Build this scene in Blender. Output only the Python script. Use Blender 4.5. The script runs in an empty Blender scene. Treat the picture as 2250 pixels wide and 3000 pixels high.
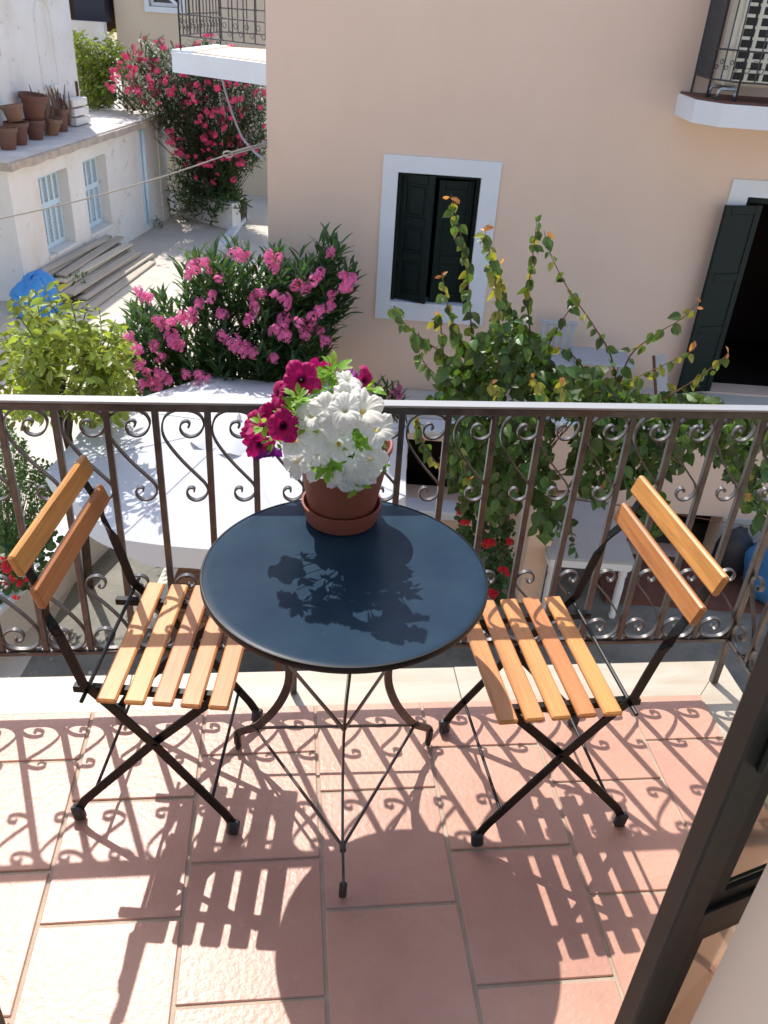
import bpy, math, random
from math import sin, cos, pi, radians
from mathutils import Vector, Matrix, Quaternion, noise

# ------------------------------------------------------------------ camera, sky, sun, exposure
sc = bpy.context.scene
COL = sc.collection
random.seed(7)
F, YAW, PITCH, ROLL, H = 2452.78, 0.1360, 0.5548, 0.0706, 1.7745
fwd = Vector((sin(YAW)*cos(PITCH), cos(YAW)*cos(PITCH), -sin(PITCH)))
r0 = Vector((cos(YAW), -sin(YAW), 0)); u0 = r0.cross(fwd)
RT = r0*cos(ROLL) + u0*sin(ROLL); UP = -r0*sin(ROLL) + u0*cos(ROLL)
cam = bpy.data.cameras.new('camera'); camo = bpy.data.objects.new('camera', cam); COL.objects.link(camo)
M = Matrix((RT, UP, -fwd)).transposed().to_4x4(); M.translation = Vector((0, 0, H)); camo.matrix_world = M
cam.sensor_fit = 'HORIZONTAL'; cam.sensor_width = 36; cam.lens = F/2250*36
cam.clip_start = 0.02; cam.clip_end = 600
cam.dof.use_dof = True; cam.dof.focus_distance = 2.05; cam.dof.aperture_fstop = 20.0
sc.camera = camo

SUN = Vector((-0.224, 0.622, 1.0)).normalized()
w = bpy.data.worlds.new("World"); sc.world = w; w.use_nodes = True
nt = w.node_tree; sky = nt.nodes.new('ShaderNodeTexSky'); sky.sky_type = 'NISHITA'; sky.sun_disc = False
sky.sun_elevation = math.asin(SUN.z); sky.sun_rotation = math.atan2(SUN.x, SUN.y)
sky.dust_density = 1.3; sky.ozone_density = 0.4; sky.air_density = 0.9
nt.links.new(sky.outputs[0], nt.nodes['Background'].inputs[0]); nt.nodes['Background'].inputs[1].default_value = 0.15
sl = bpy.data.lights.new('sun', 'SUN'); sl.energy = 2.7; sl.angle = radians(0.5); sl.color = (1.0, 0.955, 0.89)
so = bpy.data.objects.new('sun', sl); COL.objects.link(so); so.rotation_euler = SUN.to_track_quat('Z', 'Y').to_euler()
vs = sc.view_settings; vs.view_transform = 'Standard'; vs.look = 'None'; vs.exposure = 1.1; vs.gamma = 1; vs.use_curve_mapping = False
sc.cycles.max_bounces = 8

# ------------------------------------------------------------------ frames and builders
S_, D_ = Vector((cos(YAW), -sin(YAW), 0)), Vector((sin(YAW), cos(YAW), 0))
def at(x, y, d):
    """point of the courtyard frame (sideways, away, up) seen in direction x, y at the distance d"""
    k = 2250/1659
    v = fwd + RT*((x*k-1125)/F) - UP*((y*k-1500)/F)
    t = d/v.dot(D_); p = Vector((0, 0, H)) + v*t
    return Vector((p.dot(S_), d, p.z))
def atz(x, y, z):
    k = 2250/1659
    v = fwd + RT*((x*k-1125)/F) - UP*((y*k-1500)/F)
    t = (z-H)/v.z; p = Vector((0, 0, H)) + v*t
    return Vector((p.dot(S_), p.dot(D_), z))

class G:
    def __init__(s): s.v = []; s.f = []; s.m = []; s.mi = 0
    def add(s, vs, fs, M=None):
        o = len(s.v)
        s.v += [tuple(M @ Vector(q)) for q in vs] if M else [tuple(q) for q in vs]
        s.f += [tuple(i+o for i in f) for f in fs]; s.m += [s.mi]*len(fs); return s
    def box(s, c, d, M=None):
        x, y, z = d[0]/2, d[1]/2, d[2]/2
        vs = [(c[0]+a*x, c[1]+b*y, c[2]+e*z) for a in (-1, 1) for b in (-1, 1) for e in (-1, 1)]
        return s.add(vs, [(0, 1, 3, 2), (4, 6, 7, 5), (0, 4, 5, 1), (2, 3, 7, 6), (0, 2, 6, 4), (1, 5, 7, 3)], M)
    def span(s, a, b, M=None):
        return s.box([(p+q)/2 for p, q in zip(a, b)], [abs(q-p) for p, q in zip(a, b)], M)
    def cbox(s, c, d, h, M=None):
        """box with chamfered edges"""
        hx, hy, hz = d[0]/2, d[1]/2, d[2]/2
        vs = []; idx = {}
        for a in (-1, 1):
            for b in (-1, 1):
                for e in (-1, 1):
                    for ax in range(3):
                        q = [a*hx, b*hy, e*hz]
                        for k in range(3):
                            if k != ax: q[k] -= (a, b, e)[k]*h
                        idx[a, b, e, ax] = len(vs); vs.append((c[0]+q[0], c[1]+q[1], c[2]+q[2]))
        fs = []
        for a in (-1, 1):
            q = [(a, -1, -1), (a, 1, -1), (a, 1, 1), (a, -1, 1)]
            fs.append([idx[(*t, 0)] for t in q][::a])
            q = [(-1, a, -1), (-1, a, 1), (1, a, 1), (1, a, -1)]
            fs.append([idx[(*t, 1)] for t in q][::a])
            q = [(-1, -1, a), (1, -1, a), (1, 1, a), (-1, 1, a)]
            fs.append([idx[(*t, 2)] for t in q][::a])
        for a in (-1, 1):
            for b in (-1, 1):
                fs.append((idx[a, b, -1, 0], idx[a, b, 1, 0], idx[a, b, 1, 1], idx[a, b, -1, 1]))
                fs.append((idx[a, -1, b, 0], idx[a, 1, b, 0], idx[a, 1, b, 2], idx[a, -1, b, 2]))
                fs.append((idx[-1, a, b, 1], idx[1, a, b, 1], idx[1, a, b, 2], idx[-1, a, b, 2]))
                for e in (-1, 1): fs.append((idx[a, b, e, 0], idx[a, b, e, 1], idx[a, b, e, 2]))
        return s.add(vs, fs, M)
    def tube(s, pts, r, n=8, M=None, cap=True):
        pts = [Vector(p) for p in pts]; R = r if isinstance(r, (list, tuple)) else [r]*len(pts)
        vs = []; fs = []; ref = None
        for i, p in enumerate(pts):
            t = (pts[min(i+1, len(pts)-1)]-pts[max(i-1, 0)]).normalized()
            if ref is None: ref = t.orthogonal().normalized()
            ref = (ref-t*ref.dot(t)); ref = ref.normalized() if ref.length > 1e-6 else t.orthogonal().normalized()
            b = t.cross(ref)
            vs += [p+(ref*cos(2*pi*k/n)+b*sin(2*pi*k/n))*R[i] for k in range(n)]
        for i in range(len(pts)-1):
            for k in range(n): fs.append((i*n+k, i*n+(k+1) % n, (i+1)*n+(k+1) % n, (i+1)*n+k))
        if cap: fs += [tuple(range(n))[::-1], tuple(range((len(pts)-1)*n, len(pts)*n))]
        return s.add(vs, fs, M)
    def strip(s, pts, wd, wid, th, M=None):
        """flat bar along pts, wd = width direction (one or one per point)"""
        pts = [Vector(p) for p in pts]; n = len(pts)
        wd = [Vector(q) for q in wd] if not isinstance(wd[0], (int, float)) else [Vector(wd)]*n
        W = wid if isinstance(wid, (list, tuple)) else [wid]*n
        vs = []; fs = []
        for i, p in enumerate(pts):
            t = (pts[min(i+1, n-1)]-pts[max(i-1, 0)]).normalized()
            a = (wd[i]-t*wd[i].dot(t)).normalized(); b = t.cross(a)
            x, y = W[i]/2, th/2
            vs += [p+a*x+b*y, p-a*x+b*y, p-a*x-b*y, p+a*x-b*y]
        for i in range(n-1):
            for k in range(4): fs.append((4*i+k, 4*i+(k+1) % 4, 4*i+4+(k+1) % 4, 4*i+4+k))
        fs += [(3, 2, 1, 0), tuple(4*(n-1)+k for k in range(4))]
        return s.add(vs, fs, M)
    def lathe(s, prof, n=48, M=None, cap=True):
        vs = []; fs = []
        for r, z in prof: vs += [(r*cos(2*pi*k/n), r*sin(2*pi*k/n), z) for k in range(n)]
        for i in range(len(prof)-1):
            for k in range(n): fs.append((i*n+k, i*n+(k+1) % n, (i+1)*n+(k+1) % n, (i+1)*n+k))
        if cap and prof[0][0] > 1e-6: fs.append(tuple(range(n))[::-1])
        if cap and prof[-1][0] > 1e-6: fs.append(tuple(range((len(prof)-1)*n, len(prof)*n)))
        return s.add(vs, fs, M)
    def prism(s, poly, z0, z1, M=None):
        n = len(poly); vs = [(x, y, z0) for x, y in poly]+[(x, y, z1) for x, y in poly]
        fs = [tuple(range(n))[::-1], tuple(range(n, 2*n))]+[(k, (k+1) % n, n+(k+1) % n, n+k) for k in range(n)]
        return s.add(vs, fs, M)
    def wall(s, axis, a0, a1, z0, z1, t0, t1, holes):
        """wall slab with rectangular holes; runs along 0 or 1, thickness t0..t1 on the other axis"""
        xs = sorted({a0, a1, *[h[0] for h in holes], *[h[1] for h in holes]}); zs = sorted({z0, z1, *[h[2] for h in holes], *[h[3] for h in holes]})
        def P(a, t, z): return (a, t, z) if axis == 0 else (t, a, z)
        solid = {}
        for i in range(len(xs)-1):
            for j in range(len(zs)-1):
                cx, cz = (xs[i]+xs[i+1])/2, (zs[j]+zs[j+1])/2
                solid[i, j] = not any(h[0] < cx < h[1] and h[2] < cz < h[3] for h in holes)
        for (i, j), ok in solid.items():
            if not ok: continue
            X0, X1, Z0, Z1 = xs[i], xs[i+1], zs[j], zs[j+1]
            s.add([P(X0, t0, Z0), P(X1, t0, Z0), P(X1, t0, Z1), P(X0, t0, Z1)], [(0, 1, 2, 3)])
            s.add([P(X0, t1, Z0), P(X1, t1, Z0), P(X1, t1, Z1), P(X0, t1, Z1)], [(3, 2, 1, 0)])
            for di, dj, q in ((-1, 0, (X0, Z0, X0, Z1)), (1, 0, (X1, Z0, X1, Z1)), (0, -1, (X0, Z0, X1, Z0)), (0, 1, (X0, Z1, X1, Z1))):
                if not solid.get((i+di, j+dj), False):
                    s.add([P(q[0], t0, q[1]), P(q[2], t0, q[3]), P(q[2], t1, q[3]), P(q[0], t1, q[1])], [(0, 1, 2, 3)])
        return s
    def mesh(s, name, mats, smooth=False, off=None, ang=None):
        me = bpy.data.meshes.new(name)
        vs = s.v if off is None else [(x-off[0], y-off[1], z-off[2]) for x, y, z in s.v]
        me.from_pydata(vs, [], s.f)
        mats = mats if isinstance(mats, (list, tuple)) else [mats]
        for m in mats: me.materials.append(m)
        if len(mats) > 1: me.polygons.foreach_set('material_index', s.m)
        if smooth: me.polygons.foreach_set('use_smooth', [True]*len(me.polygons))
        me.update()
        if ang: me.set_sharp_from_angle(angle=radians(ang))
        return me

BASE = {}
def B2W(p): return S_*p[0] + D_*p[1] + Vector((0, 0, p[2]))
def place(o, base, court, rotz):
    base = Vector(base); BASE[o.name] = base
    o.location = B2W(base) if court else base
    o.rotation_euler = (0, 0, (-YAW if court else 0)+rotz)
def props(o, label=None, cat=None, group=None, kind=None):
    if label: o['label'] = label
    if cat: o['category'] = cat
    if group: o['group'] = group
    if kind: o['kind'] = kind
    return o
def thing(name, label, cat, base, court=False, rotz=0, group=None):
    o = bpy.data.objects.new(name, None); COL.objects.link(o); o.empty_display_size = 0.1
    place(o, base, court, rotz); return props(o, label, cat, group)
def single(name, label, cat, g, mat, base, court=False, rotz=0, group=None, kind=None, smooth=False, ang=None):
    o = bpy.data.objects.new(name, g.mesh(name, mat, smooth, base, ang)); COL.objects.link(o)
    place(o, base, court, rotz); return props(o, label, cat, group, kind)
def part(name, g, mat, parent, smooth=False, local=False, ang=None, kind=None, label=None):
    """g in the same frame as the thing's base (or already local)"""
    off = None if local else BASE[parent.name]
    o = bpy.data.objects.new(name, g.mesh(name, mat, smooth, off, ang)); COL.objects.link(o); o.parent = parent
    BASE[o.name] = BASE[parent.name] if not local else Vector((0, 0, 0))
    return props(o, label, kind=kind)
def inst(name, me, parent, Mx, label=None):
    o = bpy.data.objects.new(name, me); COL.objects.link(o); o.parent = parent; o.matrix_local = Mx
    return props(o, label)
def structure(name, g, mat, court=False, smooth=False):
    return single(name, None, None, g, mat, (0, 0, 0), court, kind='structure', smooth=smooth)

# ------------------------------------------------------------------ materials
def mat(name, col, rough=0.6, spec=0.5, metal=0.0, var=None, scale=8.0, bump=0.0, bscale=60.0, detail=6, dist=0.0, bdist=0.01, rvar=0.0, stretch=None, trans=0.0, tcol=None, objvar=0.0, isl=0.0):
    m = bpy.data.materials.new(name); m.use_nodes = True; t = m.node_tree; N = t.nodes; L = t.links
    p = N['Principled BSDF']; p.inputs['Roughness'].default_value = rough; p.inputs['Metallic'].default_value = metal
    p.inputs['Specular IOR Level'].default_value = spec
    tc = N.new('ShaderNodeTexCoord'); mp = N.new('ShaderNodeMapping'); L.new(tc.outputs['Object'], mp.inputs[0])
    if stretch: mp.inputs['Scale'].default_value = stretch
    cin = None
    if var:
        n = N.new('ShaderNodeTexNoise'); n.inputs['Scale'].default_value = scale; n.inputs['Detail'].default_value = detail; n.inputs['Distortion'].default_value = dist
        n.inputs['Roughness'].default_value = 0.62
        L.new(mp.outputs[0], n.inputs['Vector'])
        cr = N.new('ShaderNodeValToRGB'); cr.color_ramp.elements[0].color = (*var, 1); cr.color_ramp.elements[1].color = (*col, 1)
        cr.color_ramp.elements[0].position = 0.32; cr.color_ramp.elements[1].position = 0.68
        L.new(n.outputs[0], cr.inputs[0]); cin = cr.outputs[0]
        if rvar:
            mr = N.new('ShaderNodeMapRange'); mr.inputs[3].default_value = rough-rvar; mr.inputs[4].default_value = rough+rvar
            L.new(n.outputs[0], mr.inputs[0]); L.new(mr.outputs[0], p.inputs['Roughness'])
    else:
        rgb = N.new('ShaderNodeRGB'); rgb.outputs[0].default_value = (*col, 1); cin = rgb.outputs[0]
    if objvar or isl:
        oi = N.new('ShaderNodeObjectInfo'); ge = N.new('ShaderNodeNewGeometry')
        ad = N.new('ShaderNodeMath'); ad.operation = 'ADD'; L.new(oi.outputs['Random'], ad.inputs[0]); L.new(ge.outputs['Random Per Island'], ad.inputs[1])
        fr = N.new('ShaderNodeMath'); fr.operation = 'FRACT'; L.new(ad.outputs[0], fr.inputs[0])
        src = fr.outputs[0] if isl else oi.outputs['Random']
        mr = N.new('ShaderNodeMapRange'); k = objvar or isl; mr.inputs[3].default_value = 1-k; mr.inputs[4].default_value = 1+k; L.new(src, mr.inputs[0])
        hs = N.new('ShaderNodeHueSaturation'); L.new(cin, hs.inputs['Color']); L.new(mr.outputs[0], hs.inputs['Value'])
        h2 = N.new('ShaderNodeMapRange'); h2.inputs[3].default_value = 0.5-k*0.05; h2.inputs[4].default_value = 0.5+k*0.04; L.new(src, h2.inputs[0]); L.new(h2.outputs[0], hs.inputs['Hue'])
        cin = hs.outputs[0]
    L.new(cin, p.inputs['Base Color'])
    if bump:
        b = N.new('ShaderNodeTexNoise'); b.inputs['Scale'].default_value = bscale; b.inputs['Detail'].default_value = 4; L.new(mp.outputs[0], b.inputs['Vector'])
        bn = N.new('ShaderNodeBump'); bn.inputs['Strength'].default_value = bump; bn.inputs['Distance'].default_value = bdist
        L.new(b.outputs[0], bn.inputs['Height']); L.new(bn.outputs[0], p.inputs['Normal'])
    if trans:
        tb = N.new('ShaderNodeBsdfTranslucent'); mx = N.new('ShaderNodeMixShader'); mx.inputs[0].default_value = trans
        if tcol:
            mul = N.new('ShaderNodeMix'); mul.data_type = 'RGBA'; mul.blend_type = 'MULTIPLY'; mul.inputs[0].default_value = 1
            L.new(cin, mul.inputs[6]); mul.inputs[7].default_value = (*tcol, 1); L.new(mul.outputs[2], tb.inputs[0])
        else: L.new(cin, tb.inputs[0])
        out = N['Material Output']; L.new(p.outputs[0], mx.inputs[1]); L.new(tb.outputs[0], mx.inputs[2]); L.new(mx.outputs[0], out.inputs[0])
    return m

def stain(m, col, scale, lo, hi, amount=1.0, stretch=(1, 1, 1), obj=True):
    """patches of another colour (dirt, rust, flaked paint) over a material's base colour"""
    t = m.node_tree; N = t.nodes; L = t.links; p = N['Principled BSDF']
    src = p.inputs['Base Color'].links[0].from_socket
    tc = N.new('ShaderNodeTexCoord'); mp = N.new('ShaderNodeMapping'); mp.inputs['Scale'].default_value = stretch; L.new(tc.outputs['Object'], mp.inputs[0])
    n = N.new('ShaderNodeTexNoise'); n.inputs['Scale'].default_value = scale; n.inputs['Detail'].default_value = 8; n.inputs['Roughness'].default_value = 0.68; L.new(mp.outputs[0], n.inputs['Vector'])
    mr = N.new('ShaderNodeMapRange'); mr.inputs[1].default_value = lo; mr.inputs[2].default_value = hi; mr.inputs[4].default_value = amount; L.new(n.outputs[0], mr.inputs[0])
    mx = N.new('ShaderNodeMix'); mx.data_type = 'RGBA'; L.new(mr.outputs[0], mx.inputs[0]); L.new(src, mx.inputs[6]); mx.inputs[7].default_value = (*col, 1)
    L.new(mx.outputs[2], p.inputs['Base Color']); return m

def wood(name, a, b, axis=1, rough=0.42, fine=1.0):
    st = [26.0*fine]*3; st[axis] = 1.6
    m = mat(name, a, rough, 0.45, var=b, scale=2.2, dist=1.6, stretch=tuple(st), bump=0.12, bscale=9, bdist=0.002, objvar=0.16, detail=8)
    return m

M_tile = mat('terracotta_tile', (0.56, 0.312, 0.230), 0.38, 0.38, var=(0.475, 0.252, 0.185), scale=3.5, bump=0.36, bscale=75, bdist=0.0045, rvar=0.07, objvar=0.05)
stain(M_tile, (0.36, 0.20, 0.145), 5, 0.56, 0.78, 0.55)
stain(M_tile, (0.62, 0.40, 0.30), 22, 0.60, 0.72, 0.4)
M_grout = mat('grout', (0.48, 0.395, 0.31), 0.9, 0.2, var=(0.38, 0.31, 0.24), scale=14, bump=0.5, bscale=180, bdist=0.003)
M_marble = mat('cream_marble', (0.46, 0.43, 0.355), 0.4, 0.4, var=(0.39, 0.325, 0.235), scale=2.0, dist=1.2, stretch=(1, 5, 1), detail=9, objvar=0.04)
M_iron = mat('railing_paint', (0.072, 0.066, 0.063), 0.33, 0.6, metal=0.6, var=(0.135, 0.126, 0.121), scale=22, bump=0.3, bscale=160, bdist=0.0012)
M_railsheen = mat('handrail_top_sheen', (0.33, 0.335, 0.34), 0.45, 0.4, metal=0.25, var=(0.29, 0.295, 0.30), scale=6, stretch=(.3, 6, 1))  # pale grey stands in for sky and sun reflected on the handrail's top
M_black = mat('black_enamel', (0.004, 0.0035, 0.004), 0.42, 0.22, var=(0.010, 0.008, 0.0075), scale=30, bump=0.08, bscale=200, bdist=0.001)
M_cap = mat('black_plastic', (0.02, 0.021, 0.023), 0.5, 0.5, bump=0.1, bscale=120, bdist=0.001)
M_legpaint = mat('table_leg_paint', (0.018, 0.014, 0.013), 0.3, 0.5, var=(0.07, 0.045, 0.035), scale=26, bump=0.15, bscale=150, bdist=0.001)
M_top = mat('table_top_enamel', (0.0075, 0.022, 0.048), 0.30, 0.10, var=(0.024, 0.050, 0.075), scale=3.0, bump=0.06, bscale=90, bdist=0.001, rvar=0.08)
stain(M_top, (0.10, 0.11, 0.10), 2.2, 0.58, 0.8, 0.35); stain(M_top, (0.45, 0.45, 0.42), 120, 0.70, 0.72, 0.8); stain(M_top, (0.24, 0.25, 0.25), 6, 0.70, 0.73, 0.25, (1, 24, 1))
M_seat = wood('seat_wood', (0.60, 0.26, 0.088), (0.46, 0.175, 0.052), 1); M_back = wood('back_wood', (0.54, 0.24, 0.062), (0.36, 0.14, 0.034), 1, fine=1.2)
stain(M_seat, (0.22, 0.10, 0.03), 14, 0.72, 0.78, 0.7)
M_oldwood = wood('weathered_plank', (0.60, 0.53, 0.42), (0.38, 0.325, 0.25), 1, 0.85, 0.6)
M_teak = wood('garden_table_wood', (0.28, 0.13, 0.06), (0.20, 0.085, 0.035), 1, 0.6, 0.5)
M_pot = mat('plant_pot_plastic', (0.27, 0.085, 0.05), 0.5, 0.4, var=(0.235, 0.072, 0.043), scale=9, bump=0.05, bscale=90, bdist=0.001)
M_soil = mat('soil', (0.03, 0.02, 0.014), 0.95, 0.1, bump=1, bscale=90)
M_clay = mat('old_clay', (0.25, 0.105, 0.06), 0.9, 0.2, var=(0.19, 0.13, 0.10), scale=5, bump=0.3, bscale=60, objvar=0.25)
M_wallA = mat('peach_render', (0.80, 0.585, 0.445), 0.9, 0.15, var=(0.77, 0.56, 0.42), scale=1.2, bump=0.12, bscale=140, bdist=0.003)
stain(M_wallA, (0.66, 0.475, 0.35), 0.9, 0.5, 0.85, 0.4, (1, 1, 0.25))
M_trim = mat('white_trim', (0.77, 0.765, 0.76), 0.75, 0.3, var=(0.72, 0.715, 0.71), scale=3, bump=0.05, bscale=80)
M_green = mat('dark_green_paint', (0.0035, 0.010, 0.008), 0.5, 0.22, var=(0.005, 0.013, 0.010), scale=9, bump=0.1, bscale=60, bdist=0.002)
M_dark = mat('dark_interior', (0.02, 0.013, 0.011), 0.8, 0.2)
M_white = mat('old_whitewash', (0.80, 0.77, 0.72), 0.9, 0.15, var=(0.74, 0.70, 0.64), scale=1.6, bump=0.35, bscale=14, bdist=0.02)
stain(M_white, (0.38, 0.33, 0.28), 3.4, 0.60, 0.70, 0.8); stain(M_white, (0.60, 0.50, 0.38), 1.3, 0.52, 0.76, 0.6, (1, 1, 0.35))
M_roofc = mat('roof_screed', (0.66, 0.63, 0.60), 0.95, 0.1, var=(0.52, 0.48, 0.43), scale=2.0, bump=0.4, bscale=20, bdist=0.02)
M_cornice = mat('crumbling_cornice', (0.58, 0.47, 0.36), 0.95, 0.1, var=(0.34, 0.30, 0.27), scale=3.2, bump=0.9, bscale=9, bdist=0.06)
M_blue = mat('pale_blue_paint', (0.52, 0.68, 0.76), 0.7, 0.3, var=(0.60, 0.72, 0.76), scale=6, bump=0.1, bscale=30)
M_slot = mat('louvre_slats', (0.50, 0.57, 0.60), 0.8, 0.2)
M_beige = mat('beige_render', (0.70, 0.57, 0.42), 0.9, 0.15, var=(0.66, 0.53, 0.39), scale=1, bump=0.1, bscale=60)
M_lane = mat('lane_cement', (0.60, 0.54, 0.455), 0.95, 0.1, var=(0.50, 0.445, 0.37), scale=1.1, bump=0.35, bscale=25, bdist=0.02)
stain(M_lane, (0.34, 0.30, 0.26), 2.4, 0.60, 0.78, 0.6)
M_slate = mat('courtyard_stone', (0.22, 0.21, 0.175), 0.75, 0.3, var=(0.13, 0.125, 0.105), scale=3.5, bump=0.6, bscale=16, bdist=0.02)
stain(M_slate, (0.24, 0.22, 0.18), 1.4, 0.5, 0.8, 0.7)
M_redtile = mat('red_step_tile', (0.16, 0.065, 0.042), 0.7, 0.3, var=(0.12, 0.05, 0.035), scale=8)
M_cream = mat('cream_wall_paint', (0.66, 0.61, 0.52), 0.9, 0.15, var=(0.60, 0.54, 0.46), scale=1.5, bump=0.2, bscale=30)
M_canvas = mat('white_canvas', (0.63, 0.635, 0.665), 0.9, 0.1, var=(0.60, 0.605, 0.63), scale=1.6, bump=0.22, bscale=5, bdist=0.03, trans=0.22)
M_tarp = mat('blue_tarpaulin', (0.035, 0.22, 0.56), 0.45, 0.5, var=(0.05, 0.28, 0.64), scale=3, bump=0.3, bscale=5, bdist=0.05)
M_sack = mat('blue_sack', (0.05, 0.17, 0.36), 0.8, 0.2, bump=0.5, bscale=8, bdist=0.04)
M_wplast = mat('white_plastic', (0.75, 0.74, 0.72), 0.5, 0.4)
M_dullw = mat('dull_white_plastic', (0.44, 0.44, 0.44), 0.6, 0.3)
M_grayw = mat('grey_table_top', (0.42, 0.41, 0.39), 0.6, 0.3, var=(0.38, 0.37, 0.35), scale=4)
M_ac = mat('cream_metal', (0.66, 0.60, 0.47), 0.55, 0.4)
M_fin = mat('condenser_fins', (0.03, 0.028, 0.025), 0.6, 0.4, metal=0.4)
M_galv = mat('galvanised_steel', (0.42, 0.42, 0.44), 0.45, 0.5, metal=0.7)
M_dkrail = mat('dark_grey_rail', (0.05, 0.047, 0.05), 0.5, 0.5, metal=0.3)
M_rope = mat('hemp_rope', (0.42, 0.37, 0.30), 0.9, 0.1, bump=0.6, bscale=90)
M_cable = mat('grey_cable', (0.32, 0.32, 0.34), 0.6, 0.3)
M_bark = mat('bark', (0.10, 0.075, 0.055), 0.95, 0.1, var=(0.06, 0.045, 0.035), scale=14, bump=0.6, bscale=30, bdist=0.01)
M_twig = mat('green_twig', (0.14, 0.16, 0.06), 0.8, 0.2); M_redtwig = mat('reddish_twig', (0.17, 0.085, 0.055), 0.8, 0.2)
M_door = mat('door_paint', (0.030, 0.027, 0.020), 0.45, 0.35, var=(0.020, 0.020, 0.016), scale=10, bump=0.12, bscale=50, bdist=0.003)
stain(M_door, (0.12, 0.10, 0.07), 40, 0.70, 0.74, 0.6)
M_doorblk = mat('door_moulding_paint', (0.008, 0.009, 0.008), 0.5, 0.4)
M_jamb = mat('jamb_plaster', (0.76, 0.61, 0.47), 0.9, 0.15, var=(0.74, 0.59, 0.45), scale=2, bump=0.1, bscale=120, bdist=0.002)
M_glass = mat('door_glass', (0.34, 0.34, 0.28), 0.03, 0.5); M_glass.node_tree.nodes['Principled BSDF'].inputs['Transmission Weight'].default_value = 1.0
def leafmat(name, col, isl=0.35, trans=0.38, rough=0.42, tcol=(1.5, 1.45, 0.6)): return mat(name, col, rough, 0.45, trans=trans, tcol=tcol, isl=isl)
L_ole = leafmat('oleander_leaf', (0.060, 0.125, 0.040)); L_cit = leafmat('citrus_leaf', (0.23, 0.285, 0.055), 0.42, 0.48)
L_hedge = leafmat('hedge_leaf', (0.07, 0.15, 0.035)); L_boug = leafmat('vine_leaf', (0.070, 0.122, 0.028), 0.5, 0.40)
L_boug2 = leafmat('young_vine_leaf', (0.26, 0.26, 0.045), 0.3, 0.45); L_boug3 = leafmat('orange_vine_tip', (0.50, 0.22, 0.05), 0.25, 0.4, tcol=(1.3, 1.2, 0.8))
L_far = leafmat('far_oleander_leaf', (0.05, 0.08, 0.03)); L_farc = leafmat('far_citrus_leaf', (0.15, 0.20, 0.035), 0.4, 0.45)
L_pet = leafmat('petunia_leaf', (0.24, 0.44, 0.07), 0.2, 0.5); L_ger = leafmat('geranium_leaf', (0.05, 0.10, 0.03))
P_pink = mat('pink_petal', (0.84, 0.20, 0.42), 0.6, 0.3, trans=0.35, isl=0.18); P_pink2 = mat('deep_pink_petal', (0.72, 0.07, 0.19), 0.6, 0.3, trans=0.3, isl=0.2)
P_red = mat('red_petal', (0.60, 0.015, 0.03), 0.6, 0.3, trans=0.25, isl=0.2)
def petalmat(name, mid, edge, centre, rc, trans):
    m = bpy.data.materials.new(name); m.use_nodes = True; t = m.node_tree; N = t.nodes; L = t.links; p = N['Principled BSDF']
    p.inputs['Roughness'].default_value = 0.55; p.inputs['Specular IOR Level'].default_value = 0.25
    tc = N.new('ShaderNodeTexCoord'); sp = N.new('ShaderNodeSeparateXYZ'); L.new(tc.outputs['Object'], sp.inputs[0])
    cb = N.new('ShaderNodeCombineXYZ'); L.new(sp.outputs[0], cb.inputs[0]); L.new(sp.outputs[1], cb.inputs[1])
    ln = N.new('ShaderNodeVectorMath'); ln.operation = 'LENGTH'; L.new(cb.outputs[0], ln.inputs[0])
    n = N.new('ShaderNodeTexNoise'); n.inputs['Scale'].default_value = 60; L.new(tc.outputs['Object'], n.inputs[0])
    ad = N.new('ShaderNodeMath'); ad.operation = 'MULTIPLY_ADD'; ad.inputs[1].default_value = 0.006; L.new(n.outputs[0], ad.inputs[0]); L.new(ln.outputs['Value'], ad.inputs[2])
    cr = N.new('ShaderNodeValToRGB'); e = cr.color_ramp.elements; e[0].position = rc*0.55; e[0].color = (*centre, 1); e[1].position = rc; e[1].color = (*mid, 1)
    q = e.new(1.0); q.color = (*edge, 1)
    mr = N.new('ShaderNodeMapRange'); mr.inputs[2].default_value = 0.045; L.new(ad.outputs[0], mr.inputs[0]); L.new(mr.outputs[0], cr.inputs[0]); L.new(cr.outputs[0], p.inputs['Base Color'])
    b = N.new('ShaderNodeTexNoise'); b.inputs['Scale'].default_value = 130; L.new(tc.outputs['Object'], b.inputs[0]); bn = N.new('ShaderNodeBump'); bn.inputs['Strength'].default_value = 0.5; bn.inputs['Distance'].default_value = 0.004
    L.new(b.outputs[0], bn.inputs['Height']); L.new(bn.outputs[0], p.inputs['Normal'])
    tb = N.new('ShaderNodeBsdfTranslucent'); mx = N.new('ShaderNodeMixShader'); mx.inputs[0].default_value = trans
    L.new(cr.outputs[0], tb.inputs[0]); L.new(p.outputs[0], mx.inputs[1]); L.new(tb.outputs[0], mx.inputs[2]); L.new(mx.outputs[0], N['Material Output'].inputs[0]); return m
P_white = petalmat('white_petunia_petal', (0.80, 0.81, 0.76), (0.82, 0.82, 0.80), (0.76, 0.60, 0.04), 0.25, 0.42)
P_mag = petalmat('magenta_petunia_petal', (0.42, 0.006, 0.115), (0.50, 0.008, 0.16), (0.045, 0.003, 0.03), 0.34, 0.34)
P_purple = petalmat('purple_petunia_petal', (0.22, 0.015, 0.24), (0.26, 0.02, 0.28), (0.06, 0.004, 0.06), 0.3, 0.3)

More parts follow.
